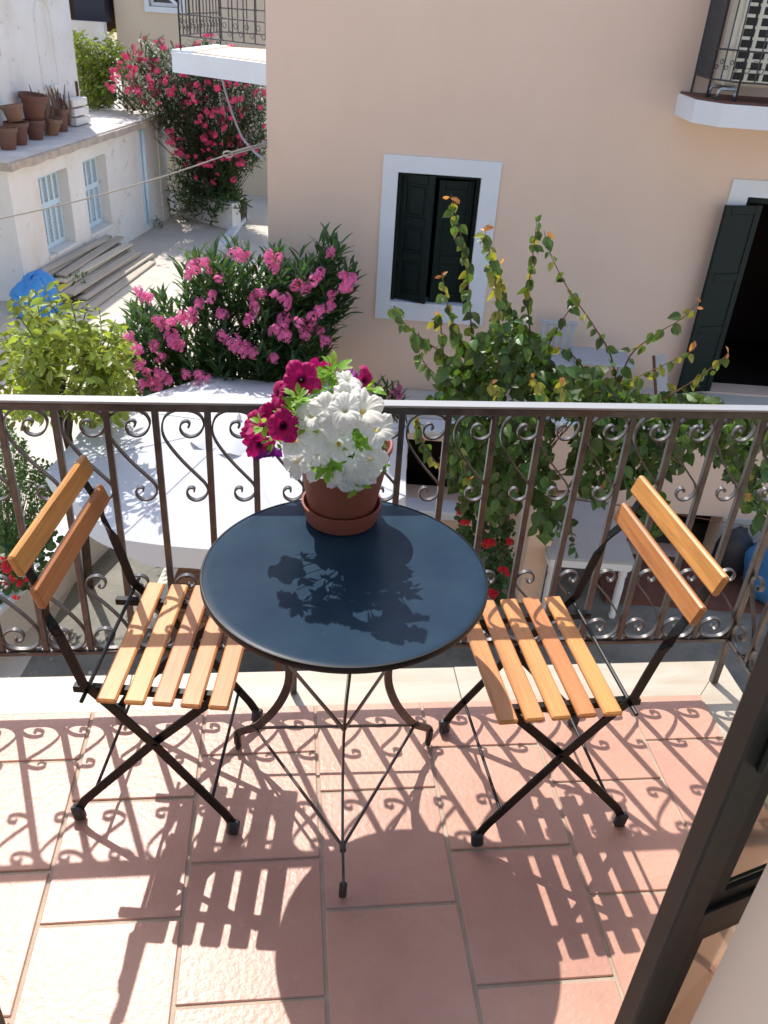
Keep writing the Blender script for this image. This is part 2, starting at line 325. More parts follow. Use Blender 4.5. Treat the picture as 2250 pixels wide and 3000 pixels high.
# ------------------------------------------------------------------ balcony floor, marble ledge
g = G().span((-2.2, -1.6, -0.20), (1.408, 1.935, -0.045)); structure('balcony_slab', g, M_cream)
g = G().span((-2.2, -1.6, -0.045), (1.265, 1.78, -0.0045)); floor = structure('balcony_floor', g, M_grout)
TX, TW, TL, OA, OB = 0.0811, 0.3126, 0.3293, 1.5998, 1.4637
for k in range(-8, 4):
    o0 = OA if k % 2 else OB
    ys = [1.78]+[o0-n*TL for n in range(0, 6)]
    x0, x1 = max(TX+k*TW, -2.2), min(TX+(k+1)*TW, 1.263)
    if x1-x0 < 0.05: continue
    for a, b in zip(ys[1:], ys[:-1]):
        if b < 0.1: continue
        gp = 0.0042+random.uniform(-0.0006, 0.0008)
        t = G().cbox(((x0+x1)/2, (a+b)/2, -0.007+random.uniform(-0.0007, 0.0007)), (x1-x0-2*gp, b-a-2*gp, 0.014), 0.0022)
        part('tile', t, M_tile, floor)
ledge = structure('marble_ledge', G().span((-2.2, 1.79, -0.045), (1.40, 1.93, -0.04)), M_cream)
xs = [-2.2, -1.45, -0.462, 0.52]
for a, b in zip(xs[:-1], xs[1:]): part('marble_slab', G().cbox(((a+b)/2, 1.8575, -0.025), (b-a-0.0015, 0.154, 0.03), 0.002), M_marble, ledge)
part('marble_slab', G().prism([(0.521, 1.7805), (1.2655, 1.7805), (1.409, 1.9345), (0.521, 1.9345)], -0.04, -0.010), M_marble, ledge)
part('marble_slab', G().prism([(1.2665, 1.7790), (1.2665, 0.565), (1.4095, 0.565), (1.4095, 1.9325)], -0.04, -0.0105), M_marble, ledge)

# ------------------------------------------------------------------ house wall round the doorway
hw = thing('house_wall', 'pale plaster wall with the open balcony doorway, edge of its reveal beside the dark door', 'wall', (0, 0.43, -3.8))
part('wall', G().wall(0, -3.2, 4.6, -3.8, 3.6, 0.30, 0.56, [(-0.42, 0.555, 0.0, 2.3)]), M_jamb, hw)
part('upper_slab', G().span((-3.2, 0.562, 2.9), (4.6, 2.15, 3.1)), M_cream, hw)  # unseen overhead slab, added to keep sun off the reveal and door

# ------------------------------------------------------------------ wrought iron railing
X0, SP, YR = -0.6592, 0.1174, 1.8411
rail = thing('balcony_railing', 'wrought iron balcony railing with scrolls between the bars and a broad handrail, pale sheen coloured on its top', 'railing', (0, YR, 0))
def smooth_path(P, n=3):
    P = [Vector(q) for q in P]; out = []
    for i in range(len(P)-1):
        a, b, c, d = P[max(i-1, 0)], P[i], P[i+1], P[min(i+2, len(P)-1)]
        for k in range(n):
            t = k/n; out.append(0.5*((2*b)+(c-a)*t+(2*a-5*b+4*c-d)*t*t+(3*b-a-3*c+d)*t**3))
    return out+[P[-1]]
SC = [(.070, .864), (.0745, .872), (.068, .880), (.056, .875), (.051, .860), (.058, .845), (.075, .8385), (.095, .847), (.1075, .870), (.103, .891), (.088, .904), (.063, .9085), (.038, .906), (.018, .891), (.0095, .866), (.0115, .838), (.030, .802), (.058, .763), (.085, .731), (.104, .707), (.1085, .686), (.097, .667), (.077, .660), (.061, .669), (.057, .686), (.066, .697), (.0755, .694), (.0745, .686)]
sp_ = smooth_path([(x, 0, z) for x, z in SC], 3)
me_scroll = G().strip(sp_, (0, 1, 0), 0.0125, 0.0042).mesh('scroll', M_iron, True, ang=40)
me_bal = G().cbox((0, 0, 0.5417), (0.0155, 0.0155, 0.734), 0.0012).mesh('baluster', M_iron)
lf = G().strip(smooth_path([(.008, 0, .192), (.014, 0, .183), (.026, 0, .1785), (.044, 0, .1775)], 3), (0, 1, 0), [.006]*3+[.012]*6+[.008], 0.003)
me_leaf = lf.mesh('corner_leaf', M_iron, True, ang=40)
ROT = Matrix.Translation((.1174, 0, 1.087)) @ Matrix.Rotation(pi, 4, 'Y')
def bay(Mx):
    J = lambda: Matrix.Rotation(random.uniform(-.012, .012), 4, 'Y')
    inst('scroll', me_scroll, rail, Mx @ J()); inst('scroll', me_scroll, rail, Mx @ J() @ ROT); inst('corner_leaf', me_leaf, rail, Mx); inst('corner_leaf', me_leaf, rail, Mx @ Matrix.Translation((.1174, 0, 0)) @ Matrix.Diagonal((-1, 1, 1, 1)))
for i in range(-9, 18):
    if i < 17: inst('baluster', me_bal, rail, Matrix.Translation((X0+i*SP, 0, 0)) @ Matrix.Rotation(random.uniform(-.004, .004), 4, 'Y'))
    if i < 17: bay(Matrix.Translation((X0+i*SP, random.uniform(-.001, .001), 0)))
XC = X0+17*SP
for j in range(1, 11): inst('baluster', me_bal, rail, Matrix.Translation((XC, -j*SP, 0)))
for j in range(0, 10): bay(Matrix.Translation((XC, -j*SP, 0)) @ Matrix.Rotation(-pi/2, 4, 'Z'))
part('top_rail', G().cbox((-0.19, YR, 0.9185), (3.09, 0.032, 0.019), 0.002), M_iron, rail)
part('handrail_sheen_strip', G().cbox((-0.19, YR, 0.9313), (3.095, 0.034, 0.006), 0.001), M_railsheen, rail)  # added strip whose pale colour carries the top face's reflected light
part('handrail_sheen_strip', G().cbox((XC, YR-0.648, 0.9312), (0.0338, 1.26, 0.006), 0.001), M_railsheen, rail)
part('top_rail', G().cbox((XC, YR-0.647, 0.9183), (0.0318, 1.26, 0.0188), 0.002), M_iron, rail)
part('bottom_rail', G().cbox((-0.19, YR, 0.1685), (3.07, 0.024, 0.012), 0.001), M_iron, rail)
part('bottom_rail', G().cbox((XC, YR-0.643, 0.1683), (0.024, 1.262, 0.0118), 0.001), M_iron, rail)
part('post', G().cbox((XC, YR, 0.45), (0.021, 0.021, 0.917), 0.0015), M_iron, rail)
for x in (-1.35, 0.019): part('post', G().cbox((x, YR, 0.076), (0.019, 0.019, 0.17), 0.0015), M_iron, rail)

# ------------------------------------------------------------------ balcony door leaves
def door_leaf(base, rz, sgn, label):
    t = thing('balcony_door', label, 'door', (*base, 0.0), rotz=rz)
    def P(name, a, b, m, ch=0.002):
        a = (a[0]*sgn, a[1], a[2]); b = (b[0]*sgn, b[1], b[2])
        return part(name, G().cbox([(p+q)/2 for p, q in zip(a, b)], [abs(q-p) for p, q in zip(a, b)], ch), m, t, local=True)
    P('stile', (0, -.031, .025), (.053, 0, 2.2), M_door, .003); P('stile', (.447, -.031, .025), (.50, 0, 2.2), M_door, .003)
    for z0, z1 in ((.025, .17), (.712, .766), (1.43, 1.48), (2.11, 2.2)): P('rail', (.0535, -.029, z0), (.4465, -.002, z1), M_door, .002)
    for z0, z1 in ((.17, .712), (.766, 1.43), (1.48, 2.11)):
        g = G()
        for a, b in (((.0535, z0), (.0835, z1)), ((.4165, z0), (.4465, z1)), ((.0835, z0), (.4165, z0+.028)), ((.0835, z1-.028), (.4165, z1))):
            g.span((sgn*a[0], -.0235, a[1]+.0005), (sgn*b[0], -.0075, b[1]-.0005))
        part('moulding', g, M_doorblk, t, local=True)
        P('pane', (.0838, -.0170, z0+.0285), (.4162, -.0130, z1-.0285), M_glass, .0003)
    g = G().tube([(sgn*.030, -.0355, 1.06), (sgn*.030, -.0355, 1.13)], .0045, 10)
    part('hinge', g, M_doorblk, t, local=True, smooth=True, ang=40)
    return t
door_leaf((.487, .62), .2965, 1, 'open glazed door with a worn olive brown stile, beside the chair with the sunlit backrest')
door_leaf((-.366, .62), -.2965, -1, 'other open door leaf, only its dark edge showing on the bright floor by the bottom corner')

# ------------------------------------------------------------------ bistro table
tb = thing('bistro_table', 'round dark blue metal bistro table on three curved legs', 'table', (.126, 1.465, 0))
prof = [(0, .6985), (.297, .6985), (.3035, .6965), (.3065, .700), (.3065, .706), (.3035, .7095), (.298, .7105), (.288, .7096), (0, .7096)]
part('tabletop', G().lathe(prof, 96), M_top, tb, local=True, smooth=True, ang=30)
part('rim', G().lathe([(.304, .695), (.3078, .695), (.3094, .699), (.3094, .707), (.3078, .7105), (.304, .7108)], 96, None, False), M_black, tb, local=True, smooth=True, ang=50)
LEGP = smooth_path([(.20, 0, .694), (.205, 0, .66), (.200, 0, .60), (.165, 0, .50), (.145, 0, .41), (.141, 0, .33), (.157, 0, .265), (.186, 0, .20), (.224, 0, .138), (.248, 0, .108), (.278, 0, .083), (.297, 0, .066), (.303, 0, .045), (.302, 0, .014)], 3)
for a in (149, 29, -90):
    R = Matrix.Rotation(radians(a), 4, 'Z')
    lw = [.022]*len(LEGP)
    leg = part('leg', G().strip([R @ q for q in LEGP], tuple(R @ Vector((1, 0, .35))), .021, .0055), M_legpaint, tb, local=True, smooth=True, ang=35)
    part('foot_cap', G().cbox((0, 0, 0), (.012, .018, .060), .004, R @ Matrix.Translation((.3035, 0, .031)) @ Matrix.Rotation(.1, 4, 'Y')), M_cap, leg, local=True)
def pol(a, r, z): return Vector((r*cos(radians(a)), r*sin(radians(a)), z))
for a, b in ((149, 29), (29, -90), (-90, 149)):
    part('brace', G().tube([pol(a, .246, .108), pol(b, .246, .108)], .0042, 8), M_legpaint, tb, local=True, smooth=True, ang=40)
    part('brace', G().strip([pol(a, .143, .375), pol(b, .143, .375)], (0, 0, 1), .012, .004), M_legpaint, tb, local=True)
for a in (149, 29, -90):
    part('rivet', G().tube([pol(a, .238, .108), pol(a, .258, .108)], .008, 8), M_legpaint, tb, local=True, smooth=True, ang=40)
part('under_ring', G().lathe([(.19, .688), (.215, .688), (.215, .6975), (.19, .6975), (.19, .688)], 48, None, False), M_legpaint, tb, local=True)

# ------------------------------------------------------------------ folding chairs
def folding_chair(base, rz, label, lean):
    t = thing('folding_chair', label, 'chair', (*base, 0), rotz=rz, group='folding bistro chairs at the round table')
    L = lambda n, g, m, **k: part(n, g, m, t, local=True, **k)
    me = None
    for j in range(5):
        u = -.064+j*.0605
        s = G().cbox((u, 0, .445+random.uniform(-.001, .001)), (.044, .424, .014), .004); L('seat_slat', s, M_seat)
    for side in (-1, 1):
        v = side*.186; ib = Vector((.18, 0, .275)).normalized()
        low = [(.190, v, .018), (.186, v, .045), (.172, v, .072), (.112, v, .160), (.022, v, .292), (-.062, v, .402), (-.118, v, .470), (-.136, v, .545), (-.150, v, .600)]
        wd = [(1, 0, 0.2)]*2+[(.80, 0, .60)]*5+[(.97, 0, .22)]*2
        up = [(-.160, v, .625), (-.170, v, .655), (lean[0]+.012, v*.96, .690), (lean[0]-.006, v*.94, .735), (lean[1]+.006, v*.93, .775), (lean[1]-.004, v*.93, .805)]
        wd += [(.6, -.5*side, .1), (.1, -1*side, 0)]+[(0, -1*side, 0)]*4
        L('long_leg', G().strip(low+up, wd, .022, .005), M_black)
        v2 = side*.172
        L('short_leg', G().strip([(-.190, v2, .018), (-.184, v2, .045), (-.170, v2, .070), (.022, v2, .292), (.160, v2, .434)], [(1, 0, -.2)]*2+[(.75, 0, -.66)]*3, .021, .005), M_black)
        L('rivet', G().tube([(.022, side*.164, .292), (.022, side*.1915, .292)], .006, 10), M_black, smooth=True, ang=40)
        L('seat_rail', G().cbox((.012, side*.156, .4285), (.33, .020, .017), .002), M_black)
        for u, vv, tl in ((.191, v, .12), (-.191, v2, -.12)):
            L('foot_cap', G().cbox((0, 0, 0), (.030, .022, .046), .006, Matrix.Translation((u, vv, .024)) @ Matrix.Rotation(tl, 4, 'Y')), M_cap)
    L('rod', G().tube([(-.112, -.222, .452), (-.112, .222, .452)], .0048, 8), M_black, smooth=True, ang=40)
    L('rod', G().tube([(.142, -.184, .112), (.142, .184, .112)], .0042, 8), M_black, smooth=True, ang=40)
    L('rod', G().tube([(-.142, -.171, .103), (-.142, .171, .103)], .0042, 8), M_black, smooth=True, ang=40)
    for u, z in ((lean[0], .712), (lean[1], .789)):
        tilt = Matrix.Translation((u+.011, 0, z)) @ Matrix.Rotation(-.33, 4, 'Y')
        L('back_slat', G().cbox((0, 0, 0), (.017, .424, .050), .0045, tilt), M_back)
    return t
folding_chair((-.297, 1.559), radians(-7.28), 'slatted wooden folding chair whose backrest stands before the white parasol, its back slats in shade', (-.180, -.210))
folding_chair((.643, 1.482), radians(183.4), 'slatted wooden folding chair with bright sunlit back slats, next to the dark green door', (-.206, -.234))

# ------------------------------------------------------------------ flower pot, saucer, petunias
PX, PY = .128, 1.676
g = G().lathe([(0, .7125), (.080, .7125), (.0835, .715), (.0945, .757), (.0945, .760), (.0895, .760), (.079, .7195), (0, .7195)], 64)
g.v = [(x+PX, y+PY, z) for x, y, z in g.v]
single('pot_saucer', 'reddish brown saucer under the flower pot on the round table', 'saucer', g, M_pot, (PX, PY, .7105), smooth=True, ang=35)
pot = thing('flower_pot', 'tapered terracotta coloured flower pot standing in its saucer on the round table', 'flower pot', (PX, PY, .7200))
part('pot', G().lathe([(0, .0), (.070, .0), (.0735, .003), (.1075, .180), (.1105, .184), (.1105, .192), (.1085, .1945), (.1040, .193), (.1020, .170), (.0, .168)], 64), M_pot, pot, local=True, smooth=True, ang=35)
part('soil', G().lathe([(0, .176), (.05, .178), (.1005, .172)], 32), M_soil, pot, local=True)
def flower_mesh(name, seed, R, m):
    """trumpet flower opening along +Z: five notched, ruffled lobes with a crease along each"""
    rnd = random.Random(seed); n = 80; vs = []; fs = []
    prof = [(.0022, -.048), (.0035, -.032), (.0060, -.015), (.0105, -.0055), (.016, -.0015), (.022, .0008), (.028, .0020), (.034, .0022), (.0395, .0008), (.0440, -.0022), (.0465, -.0050)]
    k = R/.0455; ph = [rnd.uniform(0, 6.28) for _ in range(8)]; bend = rnd.uniform(-.006, .016); bp = rnd.uniform(0, 6.28)
    sc_ = [rnd.uniform(.86, 1.12) for _ in range(5)]; tl_ = [rnd.uniform(-.010, .009) for _ in range(5)]
    for j, (r, z) in enumerate(prof):
        t = max(0, (j-3)/7)
        for i in range(n):
            a = 2*pi*i/n; q = (a/(2*pi)*5) % 5; pi_ = int(q); u = q-pi_-.5          # u in -.5..5 across the lobe
            lobe = (1-abs(2*u)**2.6)
            tip = max(0, 1-abs(u)*7)
            rr = r*k*(1-t*t*.24*(1-lobe)+t*t*.05*tip)*(1+t*(sc_[pi_]-1)*lobe)
            ruf = .0030*sin(9*a+ph[1])+.0026*sin(14*a+ph[2])+.0022*sin(23*a+ph[3])+.0012*sin(37*a+ph[4])
            zz = z*k+t**1.6*ruf-.0050*t*(1-lobe)+.0022*t*(1-tip)*lobe*(1-t)+t*t*tl_[pi_]*lobe+t*t*bend*cos(a+bp)
            vs.append((rr*cos(a), rr*sin(a), zz))
    for j in range(len(prof)-1):
        for i in range(n): fs.append((j*n+i, j*n+(i+1) % n, (j+1)*n+(i+1) % n, (j+1)*n+i))
    return G().add(vs, fs).mesh(name, m, True)
plant = thing('petunia_plant', 'petunia in bloom, white and magenta flowers spilling over the rim of the flower pot', 'flowers', (PX, PY, .893))
PB = Vector((PX, PY, .893))
def pray(cx, cy):
    x, y = 650+cx/2.765, 1000+cy/2.765
    return (fwd + RT*((x-1125)/F) - UP*((y-1500)/F)).normalized()
EC, ER = Vector((.126, 1.655, .975)), Vector((.128, .112, .128))
def ell(cx, cy):
    EC.y = 1.655-.15*min(1, max(0, (950-cy)/500)); d = pray(cx, cy); o = Vector((0, 0, H))-EC
    d2 = Vector(a/b for a, b in zip(d, ER)); o2 = Vector(a/b for a, b in zip(o, ER))
    A, B, C_ = d2.dot(d2), 2*d2.dot(o2), o2.dot(o2)-1; q = B*B-4*A*C_
    t = (-B-math.sqrt(max(q, 0)))/(2*A) if q > 0 else -B/(2*A)
    p = Vector((0, 0, H))+d*t; n = Vector(((p-EC)[i]/ER[i]**2 for i in range(3))).normalized(); return p, n
def atY(cx, cy, y): d = pray(cx, cy); return Vector((0, 0, H))+d*(y/d.y)
wm = [flower_mesh('white_flower', s, .0435, P_white) for s in range(5)]; mm = [flower_mesh('magenta_flower', 20+s, .036, P_mag) for s in range(4)]; pm = flower_mesh('purple_flower', 40, .033, P_purple)
stems = G(); rnd = random.Random(3)
def put_flower(me, p, n, k):
    q = n.to_track_quat('Z', 'Y') @ Quaternion((0, 0, 1), rnd.uniform(0, 6.28))
    inst(me.name, me, plant, Matrix.Translation(p-PB) @ q.to_matrix().to_4x4() @ Matrix.Diagonal((k, k, k, 1)))
    b = Vector((rnd.uniform(-.05, .05), rnd.uniform(-.05, .05), 0)); e = p-PB-n*.045*k
    stems.tube([b, b*.6+e*.4+Vector((0, 0, .02)), e], [.0016, .0014, .0012], 5)
TC = Vector((-.05, -1, .55)).normalized()
for cx, cy, y, k, n in [(1050, 1080, 1.548, .92, (.0, -1, .1)), (1140, 1105, 1.550, .85, (.35, -1, -.1)), (965, 1055, 1.545, .85, (-.35, -1, .05)), (1090, 1160, 1.548, .72, (.1, -.8, -.6)), (885, 1075, 1.550, .75, (-.8, -.8, -.2)), (1195, 985, 1.555, .85, (.45, -.9, .2)), (745, 1010, 1.555, .85, (-.5, -.9, .1))]:
    put_flower(rnd.choice(wm), atY(cx, cy, y), Vector(n).normalized(), k)
for cx, cy, k in [(1135, 530, 1.12), (775, 762, .95), (585, 800, .80), (608, 965, .92), (945, 840, .92), (860, 520, .9), (985, 425, .95), (1085, 395, .88), (1205, 950, .92), (1050, 1085, .95), (1135, 1125, .8), (1270, 690, .85), (715, 575, .88), (930, 640, .95), (1020, 335, .72), (625, 660, .72), (780, 890, .82), (690, 985, .8), (1000, 560, .85), (985, 1060, .6)]:
    p, n = ell(cx, cy); n = (n*.62+TC*.5+Vector((rnd.uniform(-.42, .42), rnd.uniform(-.2, .2), rnd.uniform(-.42, .42)))).normalized(); p = p+n*rnd.uniform(-.016, .012); k *= .94
    put_flower(rnd.choice(wm), p, n, k)
for cx, cy, y, k, n in [(640, 305, 1.66, 1.13, (-.02, -1, .45)), (495, 690, 1.575, 1.0, (.02, -1, .3)), (445, 425, 1.62, .85, (-.85, -.3, .25)), (430, 575, 1.63, .8, (-.25, -.8, .5)), (300, 845, 1.60, .92, (-.15, -.95, -.05)), (262, 640, 1.63, .85, (-.5, -.5, .6)), (222, 725, 1.61, .75, (-.75, -.6, .15)), (790, 215, 1.73, .8, (.1, .55, .4)), (1165, 312, 1.70, .85, (.55, -.6, .35)), (480, 500, 1.65, .7, (-.5, -.5, .1)), (345, 745, 1.64, .7, (.1, -.6, -.6))]:
    put_flower(rnd.choice(mm), atY(cx, cy, y-.075*(cy < 700)), Vector(n).normalized(), k)
for cx, cy, y, k, n in [(1035, 262, 1.71, .62, (-.2, -.1, .9)), (385, 930, 1.60, .9, (.1, -.3, -.9)), (340, 620, 1.66, .6, (-.2, -.7, .3))]:
    put_flower(pm, atY(cx, cy, y), Vector(n).normalized(), k)
def leaf_mesh(name, L, W, m, fold=.25, curl=.2, heart=False):
    """pointed leaf along +X: six cross rows, folded on the midrib"""
    ts = [0, .14, .34, .58, .8, 1]; ws = [.10, .75, 1, .86, .48, 0] if heart else [.05, .48, .92, 1, .62, 0]
    g = G(); vs = []
    for t, q in zip(ts, ws):
        x = t*L; z = -curl*L*t*t; h = q*W/2
        vs += [(x, h, z+fold*h), (x, 0, z), (x, -h, z+fold*h)]
    fs = []
    for i in range(5): fs += [(3*i, 3*i+1, 3*i+4, 3*i+3), (3*i+1, 3*i+2, 3*i+5, 3*i+4)]
    return G().add(vs, fs).mesh(name, m, True)
def lmat(p, d, n, k):
    d = d.normalized(); y = n.cross(d); y = y.normalized() if y.length > 1e-4 else d.orthogonal().normalized(); z = d.cross(y)
    return Matrix.Translation(p) @ Matrix((d*k, y*k, z*k)).transposed().to_4x4()
pl = [leaf_mesh('leaf', .024, .011, L_pet), leaf_mesh('leaf', .029, .014, L_pet, curl=.3)]
for cx, cy, y, n_, r in [(900, 260, 1.71, 16, .03), (850, 300, 1.70, 10, .02), (840, 400, 1.68, 10, .02), (620, 470, 1.63, 12, .022), (580, 570, 1.62, 12, .022), (700, 450, 1.66, 10, .02), (1060, 740, 1.56, 12, .018), (1110, 840, 1.53, 14, .022), (840, 1030, 1.535, 12, .018), (900, 1000, 1.53, 8, .015), (1190, 390, 1.70, 10, .02), (340, 690, 1.62, 10, .02), (430, 800, 1.60, 10, .02), (860, 1030, 1.57, 10, .02), (1130, 1185, 1.555, 5, .01), (1240, 1010, 1.60, 9, .015), (690, 690, 1.59, 7, .015), (1220, 790, 1.62, 12, .02), (600, 520, 1.66, 8, .02), (520, 620, 1.63, 6, .015)]:
    c = atY(cx, cy, y-.08*(cy < 700))-PB
    stems.tube([Vector((0, 0, 0)), c*.5+Vector((0, 0, .03)), c], [.002, .0018, .001], 5)
    for _ in range(int(n_*1.7)):
        d = Vector((rnd.uniform(-1, 1), rnd.uniform(-1, .6), rnd.uniform(-.3, 1))).normalized()
        inst('leaf', rnd.choice(pl), plant, lmat(c+d*r*rnd.uniform(.1, .9), d, Vector((0, -.4, 1)), rnd.uniform(.7, 1.15)))
part('stems', stems, L_pet, plant, local=True, smooth=True, kind='stuff')
wither = mat('withered_petal', (0.42, 0.26, 0.13), 0.9, 0.1, trans=.3)
wf = flower_mesh('withered_flower', 77, .018, wither)
for cx, cy, y in [(1190, 735, 1.575), (1275, 805, 1.60)]: put_flower(wf, atY(cx, cy, y), Vector((.2, -.6, -.5)).normalized(), 1)

# ------------------------------------------------------------------ courtyard and lane
GZ = -3.8
g = G()
structure('courtyard_ground', G().span((-60, -25, GZ-.4), (60, 90, GZ-.03)), M_lane, True)
structure('lane', G().span((-7.8, 2.4, GZ-.03), (-3.25, 60, GZ)), M_lane, True)
structure('courtyard_paving', G().span((-3.249, 2.4, GZ-.03), (8, 9.4, GZ+.004)), M_slate, True)
structure('lane_beyond', G().span((-3.249, 9.4, GZ-.03), (-1.6, 60, GZ+.002)), M_lane, True)
structure('wall_foot_kerb', G().span((-4.55, 20.6, GZ), (-4.35, 24.0, GZ+.10)), M_trim, True)

# ------------------------------------------------------------------ peach house opposite
DW = 9.5
ph = thing('peach_house', 'large peach coloured house across the courtyard with white window trim and dark green shutters', 'house', (1.5, DW, GZ), True)
g = G().wall(0, -1.505, 7.5, GZ, 3.45, DW, DW+.3, [(-.105, .787, -1.272, .158), (3.63, 4.9, -2.08, .155)])
g.wall(1, DW+.3, 15, GZ, 3.45, -1.505, -1.2, [])
part('wall', g, M_wallA, ph)
part('roof', G().span((-1.6, DW-.05, 3.451), (7.6, 15, 3.6)), M_trim, ph)
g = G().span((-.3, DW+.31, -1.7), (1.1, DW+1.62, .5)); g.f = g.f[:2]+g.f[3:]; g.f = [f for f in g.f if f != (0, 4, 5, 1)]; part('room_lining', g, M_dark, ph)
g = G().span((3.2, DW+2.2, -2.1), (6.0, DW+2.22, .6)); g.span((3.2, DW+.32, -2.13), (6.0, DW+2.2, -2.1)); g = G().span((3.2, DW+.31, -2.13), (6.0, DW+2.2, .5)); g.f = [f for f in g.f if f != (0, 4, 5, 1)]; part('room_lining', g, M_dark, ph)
fr = G()
for a, b in (((-.268, -1.455), (-.104, .325)), ((.786, -1.455), (.985, .325)), ((-.104, .157), (.786, .325)), ((-.104, -1.455), (.786, -1.271))):
    fr.span((a[0], DW-.022, a[1]), (b[0], DW+.004, b[1]))
win = part('window', fr, M_trim, ph)
part('sill', G().span((-.105, DW-.02, -1.271), (.787, DW+.25, -1.245)), M_trim, win)
def shutter(par, a, b, z0, z1, hinge_right, name='shutter'):
    """panelled shutter leaf from point a to point b in plan"""
    a, b = Vector((*a, 0)), Vector((*b, 0)); d = (b-a); Ln = d.length; d.normalize(); nn = Vector((d.y, -d.x, 0))
    Mx = Matrix(((d.x, nn.x, 0, a.x), (d.y, nn.y, 0, a.y), (0, 0, 1, 0), (0, 0, 0, 1)))
    g = G(); st = .075; Hh = z1-z0
    g.cbox((st/2, 0, (z0+z1)/2), (st, .04, Hh), .004, Mx).cbox((Ln-st/2, 0, (z0+z1)/2), (st, .04, Hh), .004, Mx)
    zs = [z0+.05, z0+Hh*.36, z0+Hh*.64, z1-.05]
    for z in zs: g.cbox((Ln/2, 0, z), (Ln-2*st-.001, .038, .09), .004, Mx)
    s = part(name, g, M_green, par)
    p = G()
    for z, z2 in zip(zs[:-1], zs[1:]):
        p.cbox((Ln/2, -.004, (z+z2)/2), (Ln-2*st-.002, .012, z2-z-.092), .002, Mx)
        p.cbox((Ln/2, .004, (z+z2)/2), (Ln-2*st-.07, .026, z2-z-.16), .010, Mx)
    part('panel', p, M_green, s)
    return s
shutter(win, (-.06, DW+.10), (.30, DW-.055), -1.235, .145, False); shutter(win, (.735, DW+.13), (.345, DW+.05), -1.235, .10, True)
g = G().span((-.103, DW+.06, -1.244), (-.062, DW+.16, .156)); g.span((.745, DW+.06, -1.244), (.785, DW+.16, .156)); g.span((-.062, DW+.06, .118), (.745, DW+.16, .156))
part('window_frame', g, M_green, win)
dr = G()
for a, b in (((3.43, -2.08), (3.629, .325)), ((4.901, -2.08), (5.1, .325)), ((3.629, .156), (4.901, .325))): dr.span((a[0], DW-.022, a[1]), (b[0], DW+.004, b[1]))
doorf = part('doorway', dr, M_trim, ph)
g = G().span((3.631, DW+.03, .09), (4.899, DW+.12, .154)); g.span((3.631, DW+.03, -2.08), (3.69, DW+.12, .09)); part('door_frame', g, M_green, doorf)
shutter(doorf, (3.80, DW-.02), (3.365, DW-.17), -2.06, .085, True, 'door_shutter')
# balcony over the door, at the upper storey
g = G().prism([(2.663, DW), (2.663, 8.88), (2.86, 8.63), (7.0, 8.63), (7.0, DW)], .893, 1.088); part('upper_slab', g, M_trim, ph)
g = G().prism([(2.68, DW-.002), (2.68, 8.90), (2.87, 8.65), (6.98, 8.65), (6.98, DW-.002)], 1.088, 1.105); part('balcony_floor', g, M_redtile, ph)
def grille(par, a, b, z0, z1, n, ring=True, sill=.16, m=None, rad=.007, ringz=.25):
    """iron balcony railing panel from a to b: posts, rails, bars and small rings"""
    m = m or M_dkrail
    a, b = Vector((*a, 0)), Vector((*b, 0)); r = G()
    for z in (z0+sill, z0+sill+ringz, z1): r.tube([a+Vector((0, 0, z)), b+Vector((0, 0, z))], rad*1.2, 6)
    for q in (a, b): r.tube([q+Vector((0, 0, z0)), q+Vector((0, 0, z1))], rad*1.5, 6)
    part('balcony_rails', r, m, par)
    for i in range(1, n):
        q = a.lerp(b, i/n); bar = G().tube([q+Vector((0, 0, z0+sill)), q+Vector((0, 0, z1))], rad, 5); part('bar', bar, m, par)
    if ring:
        s = G(); d = (b-a).normalized()
        for i in range(n):
            q = a.lerp(b, (i+.5)/n)+Vector((0, 0, z0+sill+ringz/2)); R_ = min(ringz, (b-a).length/n)*.46
            for sg in (-1, 1): s.tube([q+d*(sg*R_*.5+R_*.45*cos(t)*(1-.05*k))+Vector((0, 0, R_*(.5*sg)+R_*.45*sin(t)*(1-.05*k))) for k, t in enumerate([i_*.9 for i_ in range(8)])], rad*.6, 4)
        part('scrollwork', s, m, par, kind='stuff')
grille(ph, (2.78, DW-.02), (2.78, 8.95), 1.105, 2.05, 11, True); grille(ph, (2.78, 8.95), (2.98, 8.72), 1.105, 2.05, 3, True); grille(ph, (2.98, 8.72), (6.9, 8.72), 1.105, 2.05, 30, True)
# side balcony over the lane
g = G().prism([(-1.506, 9.56), (-2.665, 10.30), (-2.46, 11.7), (-1.506, 11.84)], .885, 1.085); part('side_balcony', g, M_trim, ph)
g = G().prism([(-1.506, 9.68), (-2.40, 10.27), (-2.27, 11.55), (-1.506, 11.62)], 1.085, 1.097); part('balcony_floor', g, mat('pale_balcony_tile', (.72, .56, .45), .8, .2), ph)
g = G().prism([(-2.40, 10.27), (-2.665, 10.30), (-2.46, 11.7), (-2.27, 11.55)], 1.085, 1.105); part('balcony_kerb', g, M_trim, ph)
grille(ph, (-1.52, 9.66), (-2.56, 10.30), 1.085, 2.05, 8, True, sill=.16, ringz=.2); grille(ph, (-2.56, 10.30), (-2.40, 11.64), 1.085, 2.05, 12, True, sill=.16, ringz=.2); grille(ph, (-2.40, 11.64), (-1.52, 11.68), 1.085, 2.05, 8, False)

